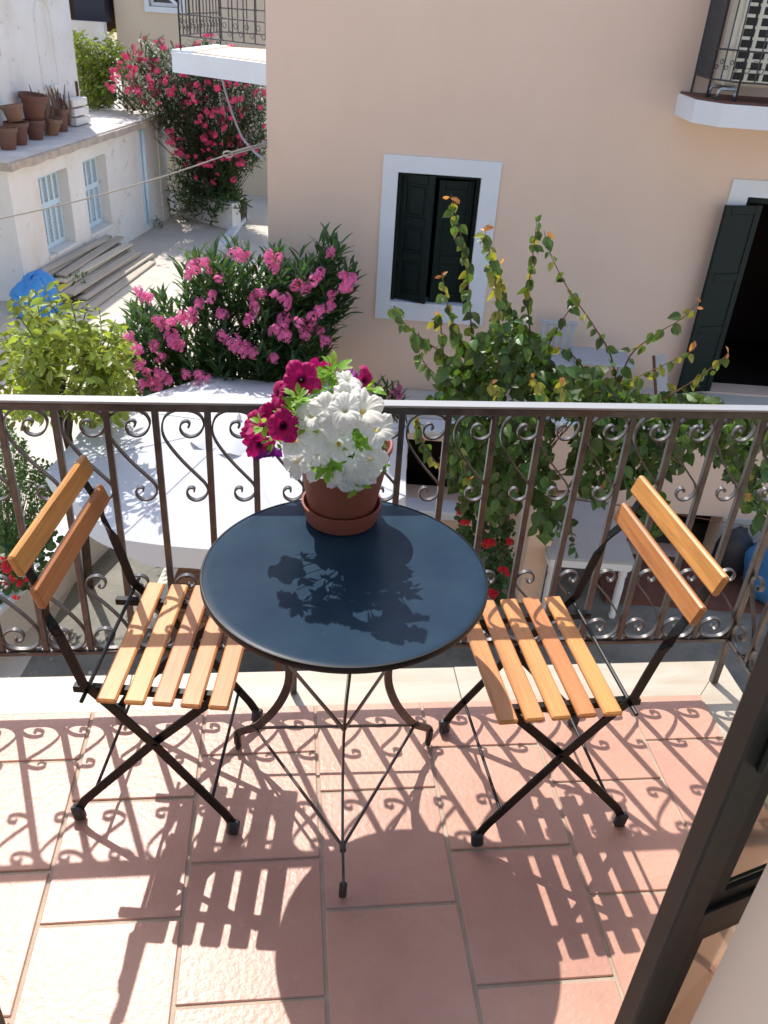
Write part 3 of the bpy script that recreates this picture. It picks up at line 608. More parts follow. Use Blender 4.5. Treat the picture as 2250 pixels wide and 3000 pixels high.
# outdoor unit on the upper balcony
ac = thing('air_conditioner', 'cream outdoor air conditioning unit with a dark slotted grille on the high balcony', 'air conditioner', (3.26, 8.98, 1.105), True)
part('casing', G().cbox((3.27, 9.02, 1.78), (.80, .26, 1.12), .02), M_ac, ac)
part('coil', G().span((2.94, 8.884, 1.27), (3.63, 8.888, 2.31)), M_fin, ac)
for i in range(6): part('grille_upright', G().span((2.93+i*.14-.016, 8.866, 1.25), (2.93+i*.14+.016, 8.882, 2.33)), M_ac, ac)
for i in range(13): part('grille_slat', G().span((2.918, 8.872, 1.25+i*.088), (3.642, 8.880, 1.276+i*.088)), M_ac, ac)
for x in (2.99, 3.57):
    part('foot', G().tube([(x, 9.12, 1.215), (x, 8.86, 1.215), (x, 8.82, 1.20), (x, 8.80, 1.15), (x, 8.80, 1.135)], .016, 7), M_galv, ac, smooth=True)
    part('rubber_foot', G().span((x-.022, 8.778, 1.106), (x+.022, 8.822, 1.14)), M_cap, ac)
fs = thing('unit_stand', 'small bent galvanised stand with black rubber tips beside the air conditioning unit', 'stand', (2.85, 8.95, 1.105), True)
for y in (8.80, 9.06):
    part('tube', G().tube([(3.0, y, 1.20), (2.86, y, 1.20), (2.835, y, 1.185), (2.825, y, 1.13)], .015, 7), M_galv, fs, smooth=True)
    part('rubber_tip', G().span((2.803, y-.022, 1.106), (2.847, y+.022, 1.135)), M_cap, fs)

# ------------------------------------------------------------------ raised terrace with its retaining wall
tw = thing('terrace_wall', 'peach retaining wall below the terrace with white coping and a black opening', 'wall', (2.6, 8.6, GZ), True)
part('wall', G().wall(0, .05, 7.4, GZ, -2.375, 8.4, 8.7, [(.16, 1.2, -3.2, -2.45), (2.9, 3.94, GZ+.02, -3.17)]), M_wallA, tw)
part('plinth', G().span((3.95, 8.375, GZ), (7.4, 8.399, -3.17)), M_cream, tw)
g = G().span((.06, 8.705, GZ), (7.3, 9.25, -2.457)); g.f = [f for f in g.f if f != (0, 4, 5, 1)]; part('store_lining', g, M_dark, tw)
part('upper_band', G().span((1.5, 8.4, -2.374), (7.4, 8.7, -2.16)), M_wallA, tw)
part('coping', G().cbox((4.45, 8.53, -2.13), (5.96, .30, .058), .01), M_trim, tw); part('coping', G().cbox((.76, 8.53, -2.345), (1.42, .30, .058), .01), M_trim, tw)
part('ledge', G().cbox((.50, 8.25, -3.25), (.66, .30, .10), .01), M_trim, tw)
part('pier', G().cbox((1.64, 7.85, -3.2), (.25, 1.09, 1.2), .01), M_wallA, tw)
structure('terrace', G().span((1.5, 8.71, -2.45), (7.4, 9.49, -2.10)), M_cream, True)
structure('terrace_step', G().span((.06, 8.71, -2.45), (1.498, 9.49, -2.325)), M_cream, True)
structure('red_step', G().span((2.5, 7.42, GZ), (7.4, 8.36, GZ+.05)), M_redtile, True)
# things on the terrace
t = thing('terrace_table', 'small white table against the peach wall, half hidden behind the vine', 'table', (2.3, 9.1, -2.1), True)
part('tabletop', G().cbox((2.35, 9.12, -1.60), (.66, .5, .03), .006), M_dullw, t)
for x in (2.07, 2.63):
    for y in (8.92, 9.32): part('leg', G().cbox((x, y, -1.858), (.04, .04, .482), .004), M_dullw, t)
t = thing('white_chair', 'white plastic chair with a slatted back on the terrace behind the vine', 'chair', (1.84, 9.1, -2.1), True)
part('seat', G().cbox((1.84, 9.1, -1.66), (.42, .42, .03), .01), M_dullw, t)
for x in (1.65, 2.03):
    for y in (8.92, 9.28): part('leg', G().cbox((x, y, -1.888), (.04, .04, .424), .006), M_dullw, t)
for i in range(5): part('back_slat', G().cbox((1.675+i*.0825, 9.31, -1.485), (.05, .02, .33), .005), M_dullw, t)
part('top_rail', G().cbox((1.84, 9.31, -1.30), (.42, .03, .05), .008), M_dullw, t)
t = thing('leaning_board', 'narrow white board with a reddish edge leaning near the dark door', 'board', (3.0, 9.0, -2.1), True)
part('board', G().cbox((0, 0, 0), (.12, .025, .62), .004, Matrix.Translation((3.03, 8.95, -1.77)) @ Matrix.Rotation(-.28, 4, 'Y')), M_dullw, t)
part('edge', G().cbox((0, 0, 0), (.03, .03, .60), .004, Matrix.Translation((2.955, 8.95, -1.77)) @ Matrix.Rotation(-.28, 4, 'Y')), M_redtile, t)
# courtyard furniture
t = thing('white_garden_table', 'large white garden table with grey top and turned legs on the dark paving', 'table', (2.15, 7.7, GZ), True)
part('tabletop', G().cbox((2.16, 7.72, -3.045), (.90, 1.24, .03), .006), M_grayw, t)
g = G().span((1.74, 7.115, -3.15), (2.58, 7.14, -3.062)); g.span((1.74, 8.30, -3.15), (2.58, 8.325, -3.062)); g.span((1.72, 7.14, -3.15), (1.745, 8.30, -3.062)); g.span((2.575, 7.14, -3.15), (2.60, 8.30, -3.062)); part('apron', g, M_wplast, t)
for x in (1.79, 2.53):
    for y in (7.18, 8.26):
        g = G().lathe([(.034, 0), (.040, .03), (.028, .07), (.036, .12), (.042, .4), (.036, .52), (.045, .55), (.045, .64)], 16, Matrix.Translation((x, y, GZ+.004))); part('leg', g, M_wplast, t, smooth=True, ang=40)
t = thing('slatted_garden_table', 'brown slatted wooden table under the white parasol', 'table', (-1.4, 6.1, GZ), True)
for i in range(9): part('slat', G().cbox((-1.36, 5.68+i*.105, -3.06), (1.16, .094, .025), .004), M_teak, t)
g = G().span((-1.92, 5.66, -3.14), (-.80, 5.70, -3.074)); g.span((-1.92, 6.50, -3.14), (-.80, 6.54, -3.074)); part('frame', g, M_teak, t)
for x in (-1.86, -.86):
    for y in (5.73, 6.47): part('leg', G().cbox((x, y, -3.468), (.06, .06, .655), .005), M_teak, t)
t = thing('slatted_garden_chair', 'brown wooden garden chair at the slatted table, seen beneath the bistro table', 'chair', (-.95, 5.1, GZ), True)
for i in range(6): part('seat_slat', G().cbox((-.93, 4.90+i*.075, -3.37), (.46, .062, .02), .004), M_teak, t)
for x in (-1.15, -.71):
    for y in (4.90, 5.28): part('leg', G().cbox((x, y, -3.588), (.045, .045, .416), .005), M_teak, t)
for x in (-1.15, -.71): part('back_post', G().cbox((x, 4.86, -3.18), (.045, .035, .42), .005), M_teak, t)
for i in range(3): part('back_slat', G().cbox((-.93, 4.86, -3.28+i*.11), (.39, .02, .07), .004), M_teak, t)
t = thing('concrete_weight', 'cream concrete slab weighing down the white parasol', 'weight', (-1.84, 6.75, GZ), True)
part('slab', G().cbox((-1.9, 6.9, GZ+.064), (.9, .9, .12), .02), M_cream, t)
g = G()
def lump(c, r, seed, n=22, sq=1.0, base=None):
    vs = []; fs = []
    for j in range(n//2+1):
        th = pi*j/(n//2)
        for i in range(n):
            a = 2*pi*i/n; d = Vector((sin(th)*cos(a), sin(th)*sin(a), cos(th)))
            d = Vector([math.copysign(abs(q)**sq, q) for q in d])
            k = 1+.22*noise.noise(d*1.7+Vector((seed, 0, 0)))+.10*noise.noise(d*4+Vector((0, seed, 0)))
            p = Vector((c[0]+d.x*r[0]*k, c[1]+d.y*r[1]*k, c[2]+d.z*r[2]*k))
            if base is not None: p.z = max(p.z, base)
            vs.append(p)
    for j in range(n//2):
        for i in range(n): fs.append((j*n+i, j*n+(i+1) % n, (j+1)*n+(i+1) % n, (j+1)*n+i))
    return G().add(vs, fs)
single('blue_sack', 'large blue sack standing on the red step beside the railing corner', 'sack', lump((4.42, 7.75, -3.44), (.36, .30, .36), 3.3, 24, .8, GZ+.052), M_sack, (4.42, 7.75, GZ+.05), True, smooth=True)
single('black_bag', 'black bag lying against the blue sack', 'bag', lump((4.02, 8.05, -3.45), (.2, .16, .34), 8.1, 18, .8, GZ+.052), M_cap, (4.02, 8.05, GZ+.05), True, smooth=True)
lw = thing('planter_wall', 'low cream wall edging the planting bed with geraniums', 'wall', (-3.35, 6.5, GZ), True)
a, b = Vector((-3.60, 5.6)), Vector((-3.02, 8.1)); dd = (b-a).normalized(); nn = Vector((-dd.y, dd.x))
q = [a, b, b+nn*.2, a+nn*.2]; part('wall', G().prism([tuple(x) for x in q], GZ, -3.36), M_cream, lw)
q = [a-dd*.02-nn*.02, b+dd*.02-nn*.02, b+dd*.02+nn*.23, a-dd*.02+nn*.23]; part('coping', G().prism([tuple(x) for x in q], -3.359, -3.31), M_trim, lw)

# ------------------------------------------------------------------ white parasol
pa = thing('parasol', 'large white canvas parasol with a scalloped flap, open over the courtyard below', 'parasol', (-1.33, 6.65, GZ), True)
CX, CY, ZE, ZA = -1.33, 6.65, -1.78, -1.55
OC = [(-.62, -1.56), (.62, -1.56), (1.5, -.64), (1.5, .64), (.62, 1.6), (-.62, 1.6), (-1.5, .64), (-1.5, -.64)]
def can(k, t, u):
    """point on panel k: t from apex to edge, u along the edge"""
    a, b = Vector(OC[k]), Vector(OC[(k+1) % 8]); e = a.lerp(b, u)
    sag = .045*sin(pi*u)*t*(1.0-.25*t)
    return Vector((CX+e.x*t, CY+e.y*t, ZA+(ZE-ZA)*t**1.12-sag+.004*noise.noise(Vector((e.x*3, e.y*3, t*5)))))
for k in range(8):
    nu, ntt = 10, 10; vs = []; fs = []
    for j in range(ntt+1):
        for i in range(nu+1): vs.append(can(k, .02+.98*j/ntt, i/nu))
    for j in range(ntt):
        for i in range(nu): o = j*(nu+1)+i; fs.append((o, o+1, o+nu+2, o+nu+1))
    cp = part('canopy_panel', G().add(vs, fs), M_canvas, pa, smooth=True)
    vs = []; fs = []
    nu = 16
    for i in range(nu+1):
        u = i/nu; p = can(k, 1, u); c_ = Vector((CX, CY, 0)); out = (Vector((p.x, p.y, 0))-c_).normalized()
        dep = .20*(1-.55*(abs(2*u-1))**5)
        vs += [p, p+out*.012*sin(u*9+k)-Vector((0, 0, dep*.5)), p+out*.02*sin(u*11+k*2)-Vector((0, 0, dep))]
    for i in range(nu):
        for j in range(2): o = 3*i+j; fs.append((o, o+3, o+4, o+1))
    part('flap', G().add(vs, fs), M_canvas, cp, smooth=True)
    sm = [can(k, q/12, 0)+Vector((0, 0, .0012)) for q in range(1, 13)]; part('seam', G().strip(sm, tuple((can(k, 1, .05)-can((k+7) % 8, 1, .95)).normalized()), .022, .002), M_canvas, pa, smooth=True)
    p0, p1 = can(k, .04, 0), can(k, .99, 0); part('rib', G().tube([p0-Vector((0, 0, .03)), p1-Vector((0, 0, .012))], .009, 5), M_wplast, pa)
vs = []; fs = []; n = 40
for j in range(5):
    for i in range(n):
        a = 2*pi*i/n; r = .46*j/4*(1+.05*cos(8*a)*(j/4)); vs.append((CX+r*cos(a), CY+r*sin(a), -1.50-.075*(j/4)**1.2-(.05*abs(sin(4*a)) if j == 4 else 0)))
for j in range(4):
    for i in range(n): fs.append((j*n+i, j*n+(i+1) % n, (j+1)*n+(i+1) % n, (j+1)*n+i))
part('vent', G().add(vs, fs), M_canvas, pa, smooth=True)
part('pole', G().tube([(CX, CY, GZ+.004), (CX, CY, -1.53)], .024, 12), M_wplast, pa, smooth=True)
part('finial', G().lathe([(0, .0), (.02, 0), (.024, .03), (.012, .05), (0, .07)], 12, Matrix.Translation((CX, CY, -1.498))), M_wplast, pa, smooth=True)

# ------------------------------------------------------------------ old whitewashed house by the lane
N_, F_ = Vector((-7.213, 15.79)), Vector((-6.467, 22.975)); hd = (F_-N_).normalized(); hn = Vector((hd.y, -hd.x)); HL = (F_-N_).length
wh = thing('white_house', 'old whitewashed single storey house with pale blue shutters and a crumbling roof edge', 'house', (N_.x, N_.y, GZ), True)
HA = math.atan2(hd.y, hd.x)
HM = Matrix.Translation((N_.x, N_.y, 0)) @ Matrix.Rotation(HA, 4, 'Z')      # x along the wall, -y towards the lane
def hp(name, g, m, par=wh, **k): g.v = [tuple(HM @ Vector(q)) for q in g.v]; return part(name, g, m, par, **k)
hp('wall', G().wall(0, 0, HL, GZ, -1.36, 0, .42, [(1.05, 2.26, -3.16, -1.66), (2.98, 4.12, -3.17, -1.66)]).wall(1, .42, 6, GZ, -1.36, 0, .3, []), M_white)
hp('end_pier', G().span((HL+.002, -.03, GZ), (HL+.42, .5, -1.38)).span((HL+.422, .05, GZ), (HL+.75, .5, -1.6)), M_white)
def jag(x0, x1, y0, y1, z0, z1, n):
    g = G(); vs = []
    for i in range(n+1):
        x = x0+(x1-x0)*i/n; a = .05*noise.noise(Vector((x*1.7, 0, 0))); b = .035*noise.noise(Vector((x*2.1, 4, 0)))
        vs += [(x, y0+a, z0+b), (x, y0+a*.6, z1+b*.4), (x, y1, z1), (x, y1, z0)]
    fs = [(3, 2, 1, 0), tuple(4*n+k for k in range(4))]
    for i in range(n):
        for k in range(4): fs.append((4*i+k, 4*i+(k+1) % 4, 4*i+4+(k+1) % 4, 4*i+4+k))
    return g.add(vs, fs)
hp('cornice', jag(-.12, HL+.45, -.16, .3, -1.359, -1.225, 60), M_cornice)
hp('roof', G().span((-.1, -.10, -1.224), (HL+.5, 6.0, -1.19)), M_roofc)
for x0, x1, zz, sx, nc in ((1.05, 2.26, -1.66, 1.20, 5), (2.98, 4.12, -1.66, 1.13, 4)):
    z0 = -3.16 if nc == 5 else -3.17
    hp('sill', G().span((x0-.03, -.03, z0-.06), (x1+.06, .215, z0+.001)), M_white)
    g = G(); y0, y1 = .22, .26; X1 = x0+sx
    st = .075; colw = (sx-st*(nc+1))/nc
    for i in range(nc+1): g.span((x0+.004+i*(colw+st), y0, z0+.004), (x0+.004+i*(colw+st)+st, y1, zz-.004))
    for z in (z0+.06, z0+.86, zz-.06):
        for i in range(nc): g.span((x0+.004+st+i*(colw+st)+.0005, y0+.002, z-.055), (x0+.004+(i+1)*(colw+st)-.0005, y1-.002, z+.055))
    sh = hp('shutter', g, M_blue)
    for i in range(nc):
        for za, zb in ((z0+.115, z0+.805), (z0+.915, zz-.115)):
            l = G(); a = x0+.004+st+i*(colw+st)
            m_ = 11
            for j in range(m_): l.cbox(((a*2+colw)/2, .24, za+(j+.5)*(zb-za)/m_), (colw-.004, .03, .008), .001, None)
            l.span((a, .252, za), (a+colw, .256, zb)); hp('louvre', l, M_slot, sh)
    hp('back', G().span((x0, .36, z0), (x1, .38, zz)), M_white)
hp('drainpipe', G().tube([(6.15, -.06, -1.40), (6.15, -.06, -3.6)], .055, 10), M_blue, smooth=True); hp('corner_board', G().span((6.24, -.05, -3.68), (6.36, -.001, -1.42)), M_blue); hp('door_edge', G().span((6.02, -.04, -3.68), (6.07, -.001, -1.42)), M_blue)
# tall block standing back on the roof, with a blind arch
g = G().span((-4, .95, -1.189), (5.20, 5.5, 3.0)); hp('upper_block', g, M_white)
g = G(); vs = []; nA = 14; wA, zA = .34, .2
arch = [(-wA, -.55)]+[(-wA*cos(pi*i/nA), zA+.5+wA*1.0*sin(pi*i/nA)) for i in range(nA+1)]+[(wA, -.55)]
for i in range(len(arch)-1):
    (xa, za), (xb, zb) = arch[i], arch[i+1]; g.tube([(3.9+xa, .945, za+.2), (3.9+xb, .945, zb+.2)], .022, 5)
g.span((3.9-wA, .89, -.40), (3.9+wA, .95, -.34)); hp('blind_arch', g, M_white)
hp('rusty_bracket', G().span((5.02, .90, -1.15), (5.06, .948, -.35)), M_redtile)
# things on that roof
for i, (z, x) in enumerate(((-1.18, 4.62), (-.99, 4.58), (-.80, 4.55))):
    g = G().cbox((x, .76, z+.085), (.72, .22, .15), .012); g.v = [tuple(HM @ Vector(q)) for q in g.v]; b_ = HM @ Vector((x, .76, z+.01))
    single('white_block', ('lowest', 'middle', 'topmost')[i]+' of the three whitewashed blocks stacked by the rusty bracket on the old roof', 'block', g, M_white, tuple(b_), True, group='whitewashed blocks stacked on the old roof')
def clay(x, y, z, r, h, label, tilt=0):
    R_ = HM @ Matrix.Translation((x, y, z)) @ Matrix.Rotation(tilt, 4, 'X')
    g = G().lathe([(0, .0), (r*.68, .0), (r*.92, h*.78), (r*.93, h*.80), (r*1.06, h*.80), (r*1.08, h), (r*.98, h), (r*.86, h*.8), (0, h*.72)], 22, R_)
    single('clay_pot', label, 'clay pot', g, M_clay, tuple(HM @ Vector((x, y, z))), True, group='old clay pots heaped on the roof', smooth=True, ang=30)
clay(2.35, .62, -1.185, .20, .36, 'old clay pot standing under the biggest one on the roof heap'); clay(2.45, .66, -.83, .26, .46, 'biggest and topmost clay pot of the roof heap', .12)
clay(1.62, .60, -1.185, .22, .40, 'pale old clay pot beside the heap on the roof'); clay(1.70, .64, -.79, .20, .30, 'reddish clay pot standing on the pale one', -.16)
clay(1.05, .50, -1.185, .20, .38, 'greyish clay pot at the edge of the photo on the old roof'); clay(3.0, .62, -1.185, .19, .34, 'small clay pot between the heap and the dead plants', .2); clay(3.55, .66, -1.185, .18, .44, 'dark clay pot in front of the white blocks')
dp = thing('dead_plants', 'withered brown plants sticking out between the clay pots and white blocks', 'plant', tuple(HM @ Vector((3.3, .7, -1.185))), True)
g = G(); rnd = random.Random(5)
for i in range(46):
    x = 3.2+rnd.uniform(-.5, .75); p = HM @ Vector((x, .7+rnd.uniform(-.1, .15), -1.1)); q = p+Vector((rnd.uniform(-.18, .18), rnd.uniform(-.18, .18), rnd.uniform(.3, .85))); g.strip([p, (p+q)/2+Vector((.03, 0, .05)), q], (1, .3, 0), [.05, .06, .01], .004)
part('stalks', g, mat('dry_leaf', (.20, .13, .10), .9, .1, isl=.4), dp, kind='stuff')

# planks and tarpaulin along the wall
rnd = random.Random(11)
lab = ['weathered plank lying on the ground at the lane side of the plank stack', 'weathered plank in the stack under the blue shutters']
me_pl = [G().cbox((0, 0, 0), (.20, 1, .045), .006).mesh('plank', M_oldwood), G().cbox((0, 0, 0), (.14, 1, .06), .006).mesh('plank', M_oldwood)]
def plank(x, y, z, L, yaw, roll, label, grp):
    o = bpy.data.objects.new('plank', rnd.choice(me_pl)); COL.objects.link(o)
    Mx = Matrix.Rotation(-YAW, 4, 'Z') @ HM @ Matrix.Translation((x, y, z)) @ Matrix.Rotation(-pi/2+yaw, 4, 'Z') @ Matrix.Rotation(roll, 4, 'Y') @ Matrix.Diagonal((1, L, 1, 1))
    o.matrix_world = Mx; props(o, label, 'plank', grp)
piles = ('tallest pile, against the white house wall', 'second pile out from the white house wall', 'third pile out from the white house wall', 'fourth pile out from the white house wall', 'lowest pile farthest from the wall')
nth = ('bottom', 'second', 'third', 'fourth', 'fifth', 'sixth', 'seventh', 'eighth')
for row, (y, n) in enumerate(((-.14, 8), (-.36, 7), (-.58, 6), (-.80, 4), (-1.02, 2), (-1.22, 1))):
    for i in range(n):
        tl = 'topmost weathered plank' if i == n-1 else nth[i]+' weathered plank from the ground'
        plank(1.75+rnd.uniform(-.35, .35)+.05*row, y+rnd.uniform(-.03, .03), GZ+.035+i*.066, 3.5+rnd.uniform(-.5, .5), rnd.uniform(-.04, .04), rnd.uniform(-.06, .06),
              tl+' of the '+piles[row] if row < 5 else 'weathered plank lying alone beside the stack on the lane', 'weathered planks along the white house')
tp = thing('tarpaulin', 'crumpled bright blue tarpaulin over a heap beside the plank stack', 'tarpaulin', (-6.95, 15.3, GZ), True)
def tarp_sheet():
    vs = []; fs = []; n = 40; m_ = 16
    for j in range(m_+1):
        for i in range(n):
            a = 2*pi*i/n; t = j/m_
            r = min(1, t*1.7)**.75*.50+max(0, t-.55)*.42
            z = .66 if t < .3 else .66*(1-((t-.3)/.7)**1.4)
            q = Vector((cos(a)*2, sin(a)*2, t*4)); r *= min(1.3, max(abs(cos(a+.3)), abs(sin(a+.3)))**-.8) if t < .75 else 1.12; k = noise.noise(q*1.1)*.14+noise.noise(q*2.6)*.06
            f_ = .05*sin(a*7+t*3)*t
            vs.append((-6.86+r*cos(a)*(.60+.6*k+f_), 15.35+r*sin(a)*(.62+.6*k+f_), GZ+.005+max(0, z*(1+k*.35+.16*cos(a-.6)*min(1, t*3))+.03*abs(sin(a*2.5+t*3)))))
    for j in range(m_):
        for i in range(n): fs.append((j*n+i, j*n+(i+1) % n, (j+1)*n+(i+1) % n, (j+1)*n+i))
    return G().add(vs, fs)
part('sheet', tarp_sheet(), M_tarp, tp)

# retaining wall, far houses
rw = thing('retaining_wall', 'stained plaster retaining wall holding the bed of the big deep pink oleander', 'wall', (-5.4, 23.2, GZ), True)
a, b = Vector((-6.2, 23.75)), Vector((-4.5, 22.5)); dd = (b-a).normalized(); nn = Vector((-dd.y, dd.x))
part('wall', G().prism([tuple(a), tuple(b), tuple(b+nn*.3), tuple(a+nn*.3)], GZ, -3.12), M_white, rw)
part('bed', G().prism([tuple(a+nn*.302), tuple(b+nn*.302-dd*.302), tuple(b+nn*1.1-dd*.6), tuple(a+nn*1.1)], GZ, -3.3), mat('dry_earth', (.16, .115, .08), .95, .1, var=(.10, .07, .05), scale=6, bump=.6, bscale=30), rw)
bb = thing('beige_house', 'beige house with a white framed window behind the oleander', 'house', (-5, 28, GZ), True)
def gd(x, y, d): return at(x, y, d)
wL = gd(249, 40, 27).x; w0, w1 = gd(322, 5, 27), gd(392, 18, 27)
part('wall', G().wall(0, wL, 2, GZ, 2.6, 27, 27.4, [(w0.x, w1.x, w1.z, w1.z+1.1)]).wall(1, 27.4, 34, GZ, 2.6, wL, wL+.4, []), M_beige, bb)
g = G().span((w0.x, 27.2, w1.z), (w1.x, 27.22, w1.z+1.1)); part('pane', g, mat('dark_pane', (.02, .022, .03), .1, .5), bb)
g = G()
for a, b in (((w0.x-.12, w1.z-.14), (w1.x+.12, w1.z-.001)), ((w0.x-.12, w1.z), (w0.x-.001, w1.z+1.1)), ((w1.x+.001, w1.z), (w1.x+.12, w1.z+1.1))): g.span((a[0], 26.93, a[1]), (b[0], 27.02, b[1]))
g.span((w0.x+.02, 27.08, w1.z+.01), (w0.x+.1, 27.14, w1.z+1.1)).span((w1.x-.1, 27.08, w1.z+.01), (w1.x-.02, 27.14, w1.z+1.1)).span((w0.x+.1, 27.08, w1.z+.01), (w1.x-.1, 27.14, w1.z+.1))
part('window_frame', g, M_trim, bb)
g = G().add([(w0.x, 26.9, w1.z+.75), (w0.x, 26.96, w1.z+.75), (w1.x, 26.96, w1.z+.05), (w1.x, 26.9, w1.z+.05), (w0.x, 26.9, w1.z+.65), (w0.x, 26.96, w1.z+.65), (w1.x, 26.96, w1.z-.05), (w1.x, 26.9, w1.z-.05)], [(0, 1, 2, 3), (7, 6, 5, 4), (0, 3, 7, 4), (1, 5, 6, 2)]); part('awning_arm', g, M_trim, bb)
sh = thing('garden_wall', 'streaky white garden wall with a dark open shed above it behind the lemon tree', 'wall', (-8.5, 26, GZ), True)
zt = gd(190, 46, 26).z; xa, xb = gd(100, 46, 26).x, wL
part('wall', G().span((xa-4, 26, GZ), (xb-.02, 26.25, zt)), stain(mat('streaky_white', (.74, .70, .64), .9, .1, var=(.66, .60, .53), scale=2), (.36, .25, .19), 2.5, .55, .75, .8, (1, 1, .15)), sh)
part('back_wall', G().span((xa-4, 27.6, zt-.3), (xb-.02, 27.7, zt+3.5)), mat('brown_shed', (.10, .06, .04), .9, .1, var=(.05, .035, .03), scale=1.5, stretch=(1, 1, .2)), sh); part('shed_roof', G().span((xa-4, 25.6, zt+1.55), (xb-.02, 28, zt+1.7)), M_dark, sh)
part('water_tank', G().span((xb-1.0, 26.6, zt-.02), (xb-.15, 27.3, zt+.62)), mat('dark_blue_tank', (.012, .018, .035), .5, .4), sh)
part('timber', G().span((xb-2.1, 26.8, zt-.1), (xb-1.9, 27.0, zt+1.5)), M_bark, sh)
structure('far_ground', G().span((-40, 28, GZ-.02), (30, 88, GZ+.004)), M_lane, True)

# rope and cable
rp = thing('rope', 'taut beige rope tied to the corner of the peach house, crossing above the lane', 'rope', (-1.55, 9.45, .33), True)
A_ = Vector((-1.51, 9.48, .345)); B_ = at(0, 470, 8.2); B_ += (B_-A_)*.06
K_ = A_.lerp(B_, .135)
part('line', G().tube([K_.lerp(B_, t)-Vector((0, 0, .05*sin(pi*t))) for t in [i/14 for i in range(15)]], .0075, 6), M_rope, rp, smooth=True)
part('doubled_end', G().tube([A_.lerp(K_, t)+Vector((0, 0, .010)) for t in (0, .5, 1)], .010, 6).tube([A_.lerp(K_, t)-Vector((0, 0, .012)) for t in (0, .5, 1)], .010, 6), M_rope, rp, smooth=True)
part('knot', G().tube([K_+Vector((.05*cos(a)-.03, 0, .028*sin(a)-.01)) for a in [i*2*pi/14 for i in range(15)]], .009, 6), M_rope, rp, smooth=True)
part('hook', G().tube([(-1.503, 9.52, .36), (-1.55, 9.50, .36), (-1.555, 9.49, .33), (-1.53, 9.48, .31)], .012, 6), M_galv, rp, smooth=True)
cb = [at(478, 160, 10.0), at(486, 195, 10.0), at(503, 248, 10.0), at(520, 290, 10.0), at(532, 308, 9.9), at(552, 330, 9.7), at(572, 345, 9.56)]
single('cable', 'grey cable hanging from the side balcony in front of the deep pink oleander', 'cable', G().tube(smooth_path(cb, 4), .013, 6), M_cable, tuple(cb[0]), True, smooth=True)

# ------------------------------------------------------------------ plants
rnd = random.Random(21)
CAMB = Vector((0, 0, H))
def inpoly(x, y, P):
    c = False; j = len(P)-1
    for i in range(len(P)):
        if (P[i][1] > y) != (P[j][1] > y) and x < (P[j][0]-P[i][0])*(y-P[i][1])/(P[j][1]-P[i][1])+P[i][0]: c = not c
        j = i
    return c
def sample(P, n):
    xs = [q[0] for q in P]; ys = [q[1] for q in P]; out = []
    while len(out) < n:
        x, y = rnd.uniform(min(xs), max(xs)), rnd.uniform(min(ys), max(ys))
        if inpoly(x, y, P): out.append((x, y))
    return out
def spread_leaves(t, Ls, me, nmax=300, name='leaf', rest='foliage', m=None):
    """the nearest leaves as parts of their own, all others as one part"""
    base = BASE[t.name]; mes = me if isinstance(me, list) else [me]
    Ls = sorted(Ls, key=lambda l: -l[3]/(l[0]-CAMB).length*(1+.3*rnd.random()))
    for p, d, n, k in Ls[:nmax]: inst(name, rnd.choice(mes), t, lmat(p-base, d, n, k))
    if len(Ls) > nmax:
        g = G(); T = [([tuple(v.co) for v in q.vertices], [tuple(f.vertices) for f in q.polygons]) for q in mes]
        for p, d, n, k in Ls[nmax:]:
            v, f = rnd.choice(T); g.add(v, f, lmat(p-base, d, n, k))
        part(rest, g, m or mes[0].materials[0], t, local=True, kind='stuff')
def rv(s=1.0): return Vector((rnd.uniform(-s, s), rnd.uniform(-s, s), rnd.uniform(-s, s)))
def shoots(t, base, tips, per, length, mat_twig, r0=.012, up=.6, ang=.75, wig=.12, droop=0, size=(.8, 1.2), spacing='whorl'):
    """twigs from the base to each tip with leaves along their last stretch; gives the leaf list"""
    g = G(); Ls = []; bb = Vector(base); bo = BASE[t.name]
    for tip in tips:
        tip = Vector(tip); mid = bb.lerp(tip, .55)+Vector((0, 0, -.10))+rv(wig)
        pts = [bb.lerp(mid, q)*(1-q)+mid.lerp(tip, q)*q for q in [i/8 for i in range(9)]]
        g.tube([p-bo for p in pts], [r0*(1-.8*i/8) for i in range(9)], 5)
        tl = (tip-bb).length; d0 = (tip-mid).normalized(); d0 = (d0+Vector((0, 0, up))).normalized()
        end = tip; st = tip-d0*min(length, tl*.8)
        g.tube([pts[-1]-bo, end-bo], r0*.2, 4)
        side = d0.orthogonal().normalized(); roll = rnd.uniform(0, 6.28)
        for i in range(per):
            u = (i+rnd.random()*.6)/per; p = st.lerp(end, u); a = roll+i*2.4
            s = Quaternion(d0, a) @ side
            d = (d0*cos(ang*(1.25-.5*u))+s*sin(ang*(1.25-.5*u))+rv(.22)+Vector((0, 0, -droop))).normalized()
            n = (d0-d*d0.dot(d)+rv(.3)+Vector((0, 0, .4)))
            Ls.append((p, d, n, rnd.uniform(*size)))
    part('stems', g, mat_twig, t, local=True, smooth=True)
    return Ls
